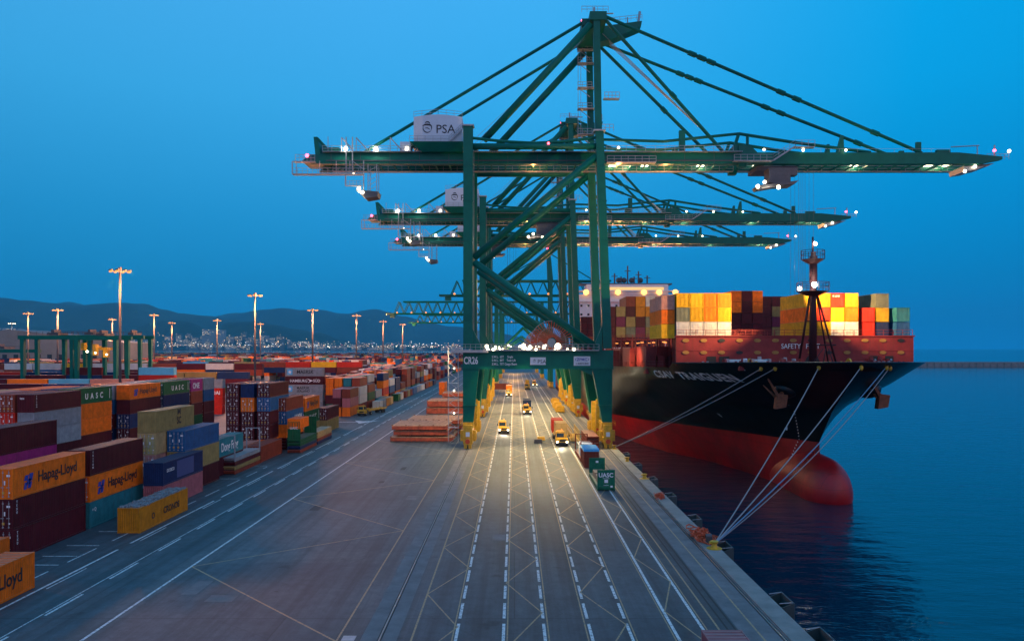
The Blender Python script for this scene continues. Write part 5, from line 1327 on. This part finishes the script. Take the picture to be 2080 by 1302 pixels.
# containers on the ship
SG = 'containers stacked on the ship'
def sstack(x, y, z0, cols, place, h=2.59, reef0=False, det=True, fr=B_):
    z = z0; n_ = len(cols)
    for i, c in enumerate(cols):
        rf = reef0 and i == 0
        t = 'bottom' if i == 0 else 'top' if i == n_-1 else orth(i+1)+' up'
        o = container(x+CW, y, z+.02, c, 0, h-.05, 40, det, '%s ship container, %s, %s' % (c, t, place), SG, front=D_ if rf else fr, jit=.01, reef=rf); o.scale.x = .965; z += h
        yield o
ZB = 22.25
P1 = 'foremost bay, '
FB = 138.5
def S(*a, **k): return list(sstack(*a, **k))
S(26.6, FB+.6, ZB-.4, ['yellow','orange','salmon'], P1+'outer left column')
A_ = [['white','olive','yellow'], ['white','yellow','yellow'], ['white','orange','orange'], ['white','yellow','orange']]
for i, cs in enumerate(A_): r = S(29.2+i*2.5, FB, ZB, cs, P1+'%s column of the left group' % orth(i+1), reef0=True)
B2 = [['yellow','orange','yellow'], ['yellow','red','orange'], ['white','yellow','red'], ['white','orange','yellow']]
for i, cs in enumerate(B2): 
    r = S(52.1+i*2.5, FB, ZB, cs, P1+'%s column of the group behind the mast' % orth(i+1), reef0=(i > 1))
    if i == 0: msc(r[2])
    if i == 2: end_text(r[2], 'K LINE', .45, u=-.3)
S(63.0, FB+.9, ZB, ['red','red'], P1+'right hand pair of red ones'); S(64.6+1.05, FB+1.1, ZB, ['navy','yellow','olive'], P1+'stepped column near the right end')
S(68.9, FB, ZB, ['blue','teal'], P1+'last column at the right end')
for i, cs in enumerate((['yellow','maroon','maroon','orange','orange'], ['maroon','maroon','maroon','maroon','maroon'], ['brown','maroon','maroon','orange','orange'])):
    S(50.8+i*2.5, 180, 20.6, cs, 'third bay, %s column seen in the gap' % orth(i+1), det=True)
for i, cs in enumerate((['khaki','plum','khaki','khaki'], ['maroon','maroon','maroon','maroon'], ['khaki','plum','khaki','maroon'], ['khaki','maroon','maroon','khaki'])):
    S(60.4+i*2.5, 195, 22.9, cs, 'fourth bay, %s column right of the gap' % orth(i+1), det=False)
for i, cs in enumerate((['brown','maroon','maroon','maroon'], ['maroon','khaki','plum','khaki'], ['maroon','olive','khaki','maroon','brown'], ['navy','plum','maroon','mustard','mustard'], ['navy','khaki','olive','mustard','white'], ['maroon','maroon','maroon','khaki','salmon'])):
    S(23.3+i*2.5, 195, 20.3, cs, 'fourth bay at the left, %s column' % orth(i+1), det=False)
for i in range(3): S(26+i*2.5, 300, 19.5, ['maroon','brown','maroon','maroon','maroon'], 'bay before the bridge, %s column' % orth(i+1), det=False)

# ================================================================== QUAY FURNITURE
def rope(a, c, sag, r=.055, m='rope', label=''):
    b = MB(a); n_ = 16; P = []
    for i in range(n_+1):
        t = i/n_; p = Vector(a).lerp(Vector(c), t); p.z -= sag*4*t*(1-t); P.append(p)
    b.path(P, r, 5); return tag(b.build('mooring_line', M[m]), label, 'rope', 'mooring lines of the ship')
BO1 = (19.9, 152.5, .5); BO2 = (19.9, 76.5, .55)
rope(BO1, FL[0], .6, .09, label='upper of the two grey mooring lines to the bollard by the crane')
rope(BO1, FL[1], .6, .09, label='lower of the two grey mooring lines to the bollard by the crane')
rope(BO2, FL[2], .6, .075, label='steepest mooring line from the near bollard to the bow')
rope(BO2, FL[3], .7, .075, label='middle mooring line from the near bollard to the bow')
rope(BO2, FL[4], .9, .075, 'ropeb', label='bluish mooring line from the near bollard, the upper of the right pair')
rope(BO2, FL[5], 1.5, .06, 'rope', label='pale mooring line from the near bollard, the lower of the right pair')
def bollard(x, y_, label, pad=True):
    o = empty('bollard', (x, y_, .12), 0, label=label, cat='bollard', group='bollards along the quay edge')
    b = MB(); b.tube((0,0,0), (0,0,.5), .34, 14, .24); b.tube((0,0,.5), (0,0,.72), .30, 14, .42); b.tube((0,0,.72), (0,0,.78), .42, 14, .2); b.box(-.5, .3, -.16, .16, .5, .66); b.build('post', M['yellow'], o)
    if pad: b = MB(); b.tube((0,0,0), (0,0,.05), .75, 14); b.build('base', M['yellow'], o)
bollard(19.9, 152.5, 'yellow bollard beside the crane with two mooring lines'); bollard(19.9, 117.5, 'yellow bollard on a yellow painted base without lines')
bollard(19.9, 76.5, 'yellow bollard holding the bundle of mooring lines near the camera'); bollard(19.9, 135.5, 'small yellow bollard between the crane and the fender frames', False); bollard(19.9, 190, 'yellow bollard behind the seaward crane leg')
fyn = ['nearest the camera','second from the camera','third from the camera','fourth from the camera','fifth from the camera','sixth from the camera','seventh from the camera','eighth from the camera','ninth from the camera']
for i, yv in enumerate((53.6, 61.5, 78.2, 91, 105, 118.5, 133, 146.5)):
    o = empty('fender', (EDGE+.3, yv, -.2), 0, label='steel fender frame on the quay wall, '+fyn[i], cat='fender', group='fenders on the quay wall')
    b = MB(); b.prism([(0, -.1), (1.0, .25), (1.0, -2.6), (0, -2.9)], 'y', -1.45, -1.35); b.prism([(0, -.1), (1.0, .25), (1.0, -2.6), (0, -2.9)], 'y', 1.35, 1.45)
    b.box(1.0, 1.12, -1.45, 1.45, -2.8, .3); b.build('panel', M['fender_steel'], o)
    b = MB(); b.tube((0,0,-1.2), (1.0,0,-1.2), .7, 14); b.build('rubber_cone', M['black'], o)
    b = MB(); b.tube((0,-1.2,.2), (1.0,-1.3,.3), .04, 4); b.tube((0,1.2,.2), (1.0,1.3,.3), .04, 4); b.build('chain', M['galv'], o)
def net_pile(x, y_, s, label):
    rr = random.Random(int(y_)); b = MB((x, y_, 0))
    for i in range(46):
        cx_, cy_ = x+rr.gauss(0, .35*s), y_+rr.gauss(0, .9*s); a0 = rr.uniform(0, 6.28); r0 = rr.uniform(.2, .5)*s; z0 = .12+abs(rr.gauss(0, .22*s)); P = []
        for k in range(9): a = a0+k*.8; P.append((cx_+r0*math.cos(a), cy_+r0*math.sin(a)*1.3, z0+.12*math.sin(a*2+i)))
        b.path(P, .055*s, 4)
    tag(b.build('hose_heap', M['orange']), label, 'hose heap')
net_pile(19.7, 80.6, 1.35, 'tangled orange red heap of hose beside the near bollard'); net_pile(19.5, 103.0, .7, 'small orange red heap of hose near the quay edge')
b = MB((19.8, 78.3, .12)); b.box(19.5, 20.1, 78.0, 78.6, .12, .95); b.tube((19.5, 78.3, .95), (20.1, 78.3, .95), .2, 8); tag(b.build('service_post', M['steel']), 'dark service post between the orange heap and the near bollard', 'post')
# row of flat racks and boxes between the lanes and the seaward rail
AX = 12.9
o = flat_rack(AX, 108, 0, 'dgreen', 2.95, 'green flat rack with both end walls up, nearest in the quay side row'); text('UASC', o, (-1.08, -6.1-.02, 1.95), FRONT, .82, 'letter_white', .02); 
b = MB(); b.box(-.25, .25, -6.13, -6.1, 1.15, 1.6); b.build('notice', M['letter_white'], o); text('FLAT RACK', o, (0, -6.11, 1.7), FRONT, .18, 'letter_white', .0, align='CENTER'); text('45 000 KG', o, (0, -6.11, .75), FRONT, .16, 'letter_white', 0, align='CENTER')
b = MB(); b.box(.6, .9, -6.12, -6.1, .5, .75); b.box(-.2, .2, 5.82, 5.86, 2.2, 2.5); b.build('sticker', M['letter_white'], o)
for q in (0, 4.2): b = MB((AX, 112, .62)); b.box(AX-.9, AX+.6, 110.5+q, 113.6+q, .62, 1.5); tag(b.build('wooden_crate', mat('crate_wood', (.32,.24,.15), .8, noise=.7, nscale=3)), 'wooden crate lying on the green flat rack, %s one' % ('near' if q == 0 else 'far'), 'crate')
c = container(AX, 128.8, 0, 'brown', 0, 2.9, 20, True, 'brown box with a bright blue tarpaulin in the quay side row', 'quay side row', front=B_)
b = MB((AX, 131.8, 2.9)); b.box(AX-1.3, AX+1.3, 128.7, 134.9, 2.75, 3.15)
for k in range(7): b.box(AX-1.32, AX+1.32, 129+k*.85, 129.2+k*.85, 3.15, 3.22)
tag(b.build('tarpaulin', M['tarp_blue']), 'bright blue tarpaulin covering the brown box', 'tarpaulin')
flat_rack(AX, 136, 0, 'rust' if 'rust' in PAL else 'brown', 3.6, 'grey framed flat rack with tall posts behind the tarpaulin box', post=True)
b = MB((AX, 141, 1)); b.box(AX-1.05, AX+1.0, 137.2, 141.5, .65, 3.0); tag(b.build('wrapped_load', mat('pale_blue_wrap', (.35,.45,.6), .5, noise=.4)), 'pale blue wrapped load on the tall posted flat rack', 'load')
for k in range(4): flat_rack(AX+2.6, 152+0, k*.66, 'brown', 0, 'folded brown flat rack %s beside the bogies' % ['lowest','second','third','on top'][k])
container(AX-.3, 34.6, 0, 'pink', 0, 2.9, 40, True, 'dusky red container at the bottom right edge of the photo', 'quay side row', front=B_)

# ================================================================== TRUCKS
def lorry(x, y_, label, trailer=True, lights=True, rz=0, cabcol='yellow'):
    """terminal tractor facing -y; y_ = front bumper"""
    o = empty('terminal_truck', (x, y_, 0), rz, label=label, cat='truck', group='yellow terminal trucks')
    Y_ = M[cabcol]
    b = MB(); b.prism([(0, .75), (0, 1.55), (.55, 1.75), (.75, 2.95), (2.3, 3.0), (2.3, .75)], 'x', -1.25, .55)
    b.prism([(0, .75), (0, 1.5), (1.6, 1.6), (1.6, .75)], 'x', .55, 1.25); b.box(-1.0, .3, 1.0, 2.1, 3.0, 3.12); cb_ = b.build('cab', Y_, o)
    b = MB(); b.prism([(.57, 1.85), (.76, 2.8), (.73, 2.8), (.54, 1.85)], 'x', -1.1, .4); b.box(-1.27, -1.25, .9, 1.9, 1.9, 2.75); b.box(.55, .57, .9, 2.1, 1.9, 2.75); b.build('window', M['glass'], cb_)
    b = MB(); b.box(-1.1, 1.1, -.14, 0, .4, .85); b.box(-.5, .9, -.03, 0, 1.0, 1.4); b.build('bumper', M['black'], o)
    b = MB(); b.box(-.5, .5, 1.0, 5.6, .55, .9); b.box(-1.1, 1.1, 2.3, 2.7, .9, 1.6); b.tube((0, 4.6, .9), (0, 4.6, 1.15), .6, 12); b.box(.65, 1.2, 2.0, 3.2, .5, 1.1); b.build('chassis', M['steel'], o)
    for wx_ in (-1.0, 1.0):
        for wy in (1.1, 4.7): b = MB(); b.tube((wx_-.22, wy, .52), (wx_+.22, wy, .52), .52, 14); w_ = b.build('wheel', M['black'], o); b = MB(); b.tube((wx_-.23, wy, .52), (wx_+.23, wy, .52), .22, 8); b.build('rim', M['galv'], w_)
    for q in (-1, 1):
        b = MB(); b.sphere((q*.98, -.12, .95), .22 if lights else .13, 8, 6, (1,.6,1)); b.build('headlight', M['lamp_white'] if lights else M['galv'], o)
        b = MB(); b.box(q*1.45-.1, q*1.45+.1, .5, .6, 1.9, 2.4); b.tube((q*1.2, .6, 2.5), (q*1.45, .55, 2.4), .03, 4); b.build('mirror', M['black'], o)
    b = MB(); b.box(-.9, .2, .75, .82, 3.02, 3.2); b.tube((0, 1.8, 3.1), (0, 1.8, 3.4), .1, 8); b.build('beacon', M['lamp_warm'] if lights else M['orange'], o)
    if lights: 
        plight(o, (0, -1.0, .95), 900, (1,.88,.62), .2, 'SPOT', spot=95, aim=(0, -14, .2))
        plight(o, (-.4, 1.0, 4.2), 120, (1,.8,.45), .2)
    if trailer:
        b = MB(); b.box(-1.15, -.85, 3.4, 16.2, 1.2, 1.5); b.box(.85, 1.15, 3.4, 16.2, 1.2, 1.5)
        for k in range(7): b.box(-1.15, 1.15, 3.5+k*2.1, 3.75+k*2.1, 1.22, 1.48)
        b.prism([(3.3, 1.5), (3.5, 2.1), (3.7, 2.1), (3.6, 1.5)], 'x', -1.2, 1.2)
        for k in range(7): 
            for q in (-1, 1): b.prism([(3.9+k*2, 1.5), (4.15+k*2, 1.5), (4.1+k*2, 1.8), (3.95+k*2, 1.8)], 'x', q*1.22-.04, q*1.22+.04)
        tr = b.build('trailer', M['yellow'], o)
        b = MB()
        for wy in (13.2, 14.5):
            for q in (-1, 1): b.tube((q*1.0-.25, wy, .52), (q*1.0+.25, wy, .52), .52, 14)
        b.box(-.6, .6, 12.5, 15.2, .5, 1.2); b.build('wheel', M['black'], tr)
    return o
lorry(-2.5, 180, 'yellow terminal truck without a trailer, nearest of the oncoming ones', False)
lorry(3.9, 232, 'yellow terminal truck pulling a dark box in the middle lane')
container(3.9, 235.6, 1.52, 'navy', 0, 2.6, 40, True, 'dark container with pale top edge on the middle lane truck', 'containers on trucks', front=B_)
lorry(9.75, 157, 'yellow terminal truck pulling the tan box on the right hand lane')
container(9.75, 160.6, 1.52, 'tan', 0, 2.9, 20, True, 'tan container on the near right hand truck', 'containers on trucks', front=B_)
container(9.6, 170.5, 1.3, 'red', 0, 2.9, 20, True, 'red container on the trailer behind the tan one', 'containers on trucks', front=B_)
lorry(-2.3, 318, 'far yellow truck pulling an orange box under the portal beam'); container(-2.3, 321.6, 1.52, 'orange', 0, 2.9, 40, False, 'orange container on the far left truck', 'containers on trucks')
lorry(10.8, 405, 'farthest yellow truck with bright headlights', False)
lorry(6.3, 372, 'yellow truck seen from afar with raised yellow frame', True, False)
b = MB((6.3, 376, 1.6)); b.box(5.1, 7.5, 374, 386, 2.3, 2.9); b.box(5.4, 7.2, 376, 377, 2.9, 4.4); b.box(5.4, 7.2, 382, 383, 2.9, 4.4); b.tube((6.3, 377, 4.4), (6.3, 382, 4.4), .3, 6); b.box(5.1, 7.5, 374, 374.4, 1.5, 2.3); b.box(5.1, 7.5, 385.6, 386, 1.5, 2.3); tag(b.build('spreader', M['yellow']), 'yellow lifting spreader carried on a trailer under the portal beam', 'spreader')
container(-7.5, 352, 1.3, 'brown', R(-90), 2.7, 40, False, 'brown red container standing crosswise behind the orange truck load', 'containers on trucks')
lorry(-45.6, 228, 'parked yellow tractor with empty trailer at the yard corner', True, False, R(-14))
for i, (x, y_) in enumerate(((14.4, 240), (14.4, 256), (14.8, 275))):
    b = MB((x, y_, 0)); b.box(x-1.2, x+1.2, y_, y_+12, .2, 1.0); b.box(x-1.2, x+1.2, y_, y_+.6, 1.0, 2.1); b.box(x-.9, x+.9, y_+3, y_+4.2, 1.0, 1.9); b.box(x-.9, x+.9, y_+8, y_+9.2, 1.0, 1.9)
    for q in (-1, 1):
        for k in range(4): b.box(x+q*1.2-.12, x+q*1.2+.12, y_+1+k*3, y_+1.4+k*3, 0, 1.4)
    tag(b.build('spreader', M['yellow']), 'yellow lifting spreader on the ground between the cranes, %s' % ('nearest','middle one','farthest')[i], 'spreader', 'spreaders on the ground')
for i, (x, y_) in enumerate(((5.0, 162), (5.8, 167))):
    b = MB((x, y_, 0)); b.box(x-.9, x+.9, y_, y_+1.6, .1, .35); b.box(x-.8, x+.8, y_+.2, y_+1.2, .35, .8)
    tag(b.build('twistlock_bin', M['yellow'] if i else M['steel']), ('grey' if i == 0 else 'yellow')+' twistlock bin standing between two lanes', 'bin', 'bins between the lanes')
b = MB((13.4, 172, 0)); 
for q in (0, 1.6): b.rail((12.4+q, 166, .1), (12.4+q, 180, .1), 2.2, 2.2, .06)
b.box(12.2, 14.2, 166, 180, 0, .12); tag(b.build('gangway_cage', M['yellow']), 'yellow railed walkway cage between the truck lane and the crane gear', 'walkway cage')

# ================================================================== LAMP MASTS
def lamp_mast(x, y_, h=40, energy=52000, col=(1,.38,.15), label='', m='lamp_warm', heads=8, sc=1):
    o = empty('lamp_mast', (x, y_, 0), 0, label=label, cat='lamp mast', group='lamp masts in the yard')
    b = MB(); b.tube((0,0,0), (0,0,h), .42*sc, 10, .26*sc); b.tube((0,0,0), (0,0,1.2), .7*sc, 10, .5); b.build('pole', M['pole'], o, smooth=True)
    b = MB(); b.tube((0,0,h-.4), (0,0,h+.9), .5, 10); 
    for k in range(heads): a = 2*math.pi*k/heads+.2; b.tube((0,0,h), (2.0*math.cos(a), 2.0*math.sin(a), h), .07, 4); b.cb((2.3*math.cos(a), 2.3*math.sin(a), h+.12), (.7, .7, .3))
    b.build('crown_ring', M['pole'], o)
    b = MB()
    for k in range(heads): a = 2*math.pi*k/heads+.2; b.sphere((2.3*math.cos(a), 2.3*math.sin(a), h-.18), .42, 8, 6, (1,1,.55))
    b.build('lamp', M[m], o)
    if energy:
        for q in (-3.6, 3.6): plight(o, (q, 0, h-3), energy/2, col, .8)
    return o
lamp_mast(-102.7, 200, 40.2, 50000, label='tallest lamp mast, standing in front of the left hills')
lamp_mast(-102, 100, 40, 19000, label='lamp mast out of frame on the near left of the yard')
lamp_mast(-98, 8, 40, 21000, label='lamp mast out of frame beside the camera')
for px, D, n_ in ((518, 289, 'tall lamp mast left of the middle of the hill line'), (635, 400, 'lamp mast in front of the highest middle hill'), (724, 466, 'lamp mast right of the middle hill'), (778, 567, 'smaller lamp mast left of the lattice booms'), (818, 637, 'smallest right hand lamp mast under the lattice booms'),
              (57, 439, 'leftmost warm lamp mast'), (117, 400, 'second warm lamp mast from the left edge'), (228, 529, 'short looking lamp mast just left of the tallest one'), (313, 459, 'lamp mast right of the tallest one'), (349, 600, 'distant lamp mast between the tallest one and the tower blocks'), (441, 547, 'distant lamp mast in front of the tower blocks'), (529, 624, 'distant lamp mast just right of the tall middle left one')):
    lamp_mast((px-1045)*D/1560, D, 40, 95000 if D < 300 else 85000, label=n_, sc=1.3 if D > 350 else 1)
lamp_mast((24-1045)*611/1560, 611, 40, 8000, (.9,.95,1), 'thin white lamp mast at the left edge', 'lamp_white', 4)

# ================================================================== YARD GANTRY CRANES
def rtg(x, y_, z, span, label, trolley=True, col='green'):
    o = empty('yard_gantry_crane', (x, y_, 0), 0, label=label, cat='gantry crane', group='yard gantry cranes at the left'); G = M[col]
    for sx_ in (0, span):
        for q in (-4, 4): MB().taper((sx_, q, 1.5), .8, 1.0, (sx_, q, z-1), 1.3, 1.3).build('leg', G, o)
    b = MB()
    for q in (-4, 4): b.box(-1.5, span+1.5, q-.5, q+.5, z-1.1, z+.2)
    b.build('beam', G, o)
    b = MB(); 
    for sx_ in (0, span): b.box(sx_-.6, sx_+.6, -6, 6, 1.2, 2.2)
    b.build('sill', G, o)
    b = MB()
    for sx_ in (0, span):
        for q in (-5, -2, 2, 5): b.tube((sx_-.3, q, .8), (sx_+.3, q, .8), .8, 10)
    b.build('wheel', M['black'], o)
    b = MB(); b.rail((-1, -5, z+.4), (span+1, -5, z+.4), 1.1, 2, .07); b.box(span*.45, span*.68, -3, 3, z+.4, z+1.2); b.box(span*.5, span*.56, -2, 2, z+1.2, z+2.2); b.build('machinery', M['steel'], o)
    if trolley:
        b = MB(); b.box(span*.5, span*.7, -2, 2, z-4.5, z-3.6); b.box(span*.55, span*.65, -1, 1, z-7, z-4.5); b.box(span*.42, span*.5, -4.4, -2.4, z-5, z-2.5); b.build('trolley', M['yellow'], o)
        plight(o, (span*.6, -3, z-6), 120, (1,.7,.3), .3); b = MB(); b.sphere((span*.3, -4.8, z-5), .4); b.sphere((span*.8, -4.8, z-6), .3); b.build('work_lamp', M['lamp_white'], o)
rtg(-169, 268, 24.3, 17, 'green yard gantry at the far left with pale legs', False); rtg(-157, 272, 24.5, 14, 'green yard gantry with yellow trolley, left one', True)
rtg(-147, 262, 24.0, 13, 'green yard gantry with yellow trolley, middle one', True); rtg(-146, 285, 24.6, 9, 'narrow green yard gantry at the right of the group', False)
rtg(-215, 300, 19.5, 26, 'green yard gantry cut by the left edge', False)
# long pale shed behind, far left
b = MB((-330, 520, 0)); b.box(-420, -265, 520, 560, 0, 24); b.prism([(-420, 24), (-265, 24), (-342, 33)], 'y', 520, 560); sh = b.build('warehouse', mat('shed_cladding', (.14,.18,.20), .7, noise=.4, nscale=.1)); tag(sh, 'long pale warehouse with a low gable behind the left gantries', 'warehouse')
b = MB((-330, 520, 0)); 
for k in range(20): b.box(-415+k*7.6, -412+k*7.6, 519.7, 520, 12, 16)
b.build('window', M['glass'], sh)

# portal beam of a far crane, its orange light painted as yellow
b = MB((0, 640, 0)); b.box(-13, 13, 640, 641.5, 12, 14.5); tag(b.build('lit_portal_beam', M['yellow']), 'far portal beam, its yellow light painted on', 'beam')
for o in list(bpy.data.objects):
    if o.parent is None and o.name.split('.')[0] in ('lattice_crane', 'container_ship', 'yard_gantry_crane', 'fender', 'terminal_truck', 'flat_rack'): separate_tree(o)
# ------------------------------------------------------------------ dusk haze over the far hills
hz = MB(); hz.box(-16000, 16000, -400, 18500, -9, 960)
hm = bpy.data.materials.new('haze'); hm.use_nodes = True; t = hm.node_tree; t.nodes.clear()
o_ = t.nodes.new('ShaderNodeOutputMaterial'); pv = t.nodes.new('ShaderNodeVolumePrincipled')
pv.inputs['Color'].default_value = (.12,.72,1,1); pv.inputs['Density'].default_value = 4e-5; pv.inputs['Anisotropy'].default_value = 0
t.links.new(pv.outputs[0], o_.inputs['Volume'])
HZ = tag(hz.build('haze', hm), kind='stuff')
for o in bpy.data.objects:
    if 'label' in o and len(o['label'].split()) > 16: print('LONG', o['label'])
print('CONTAINERS', CNT[0], 'OBJ', len(bpy.data.objects))
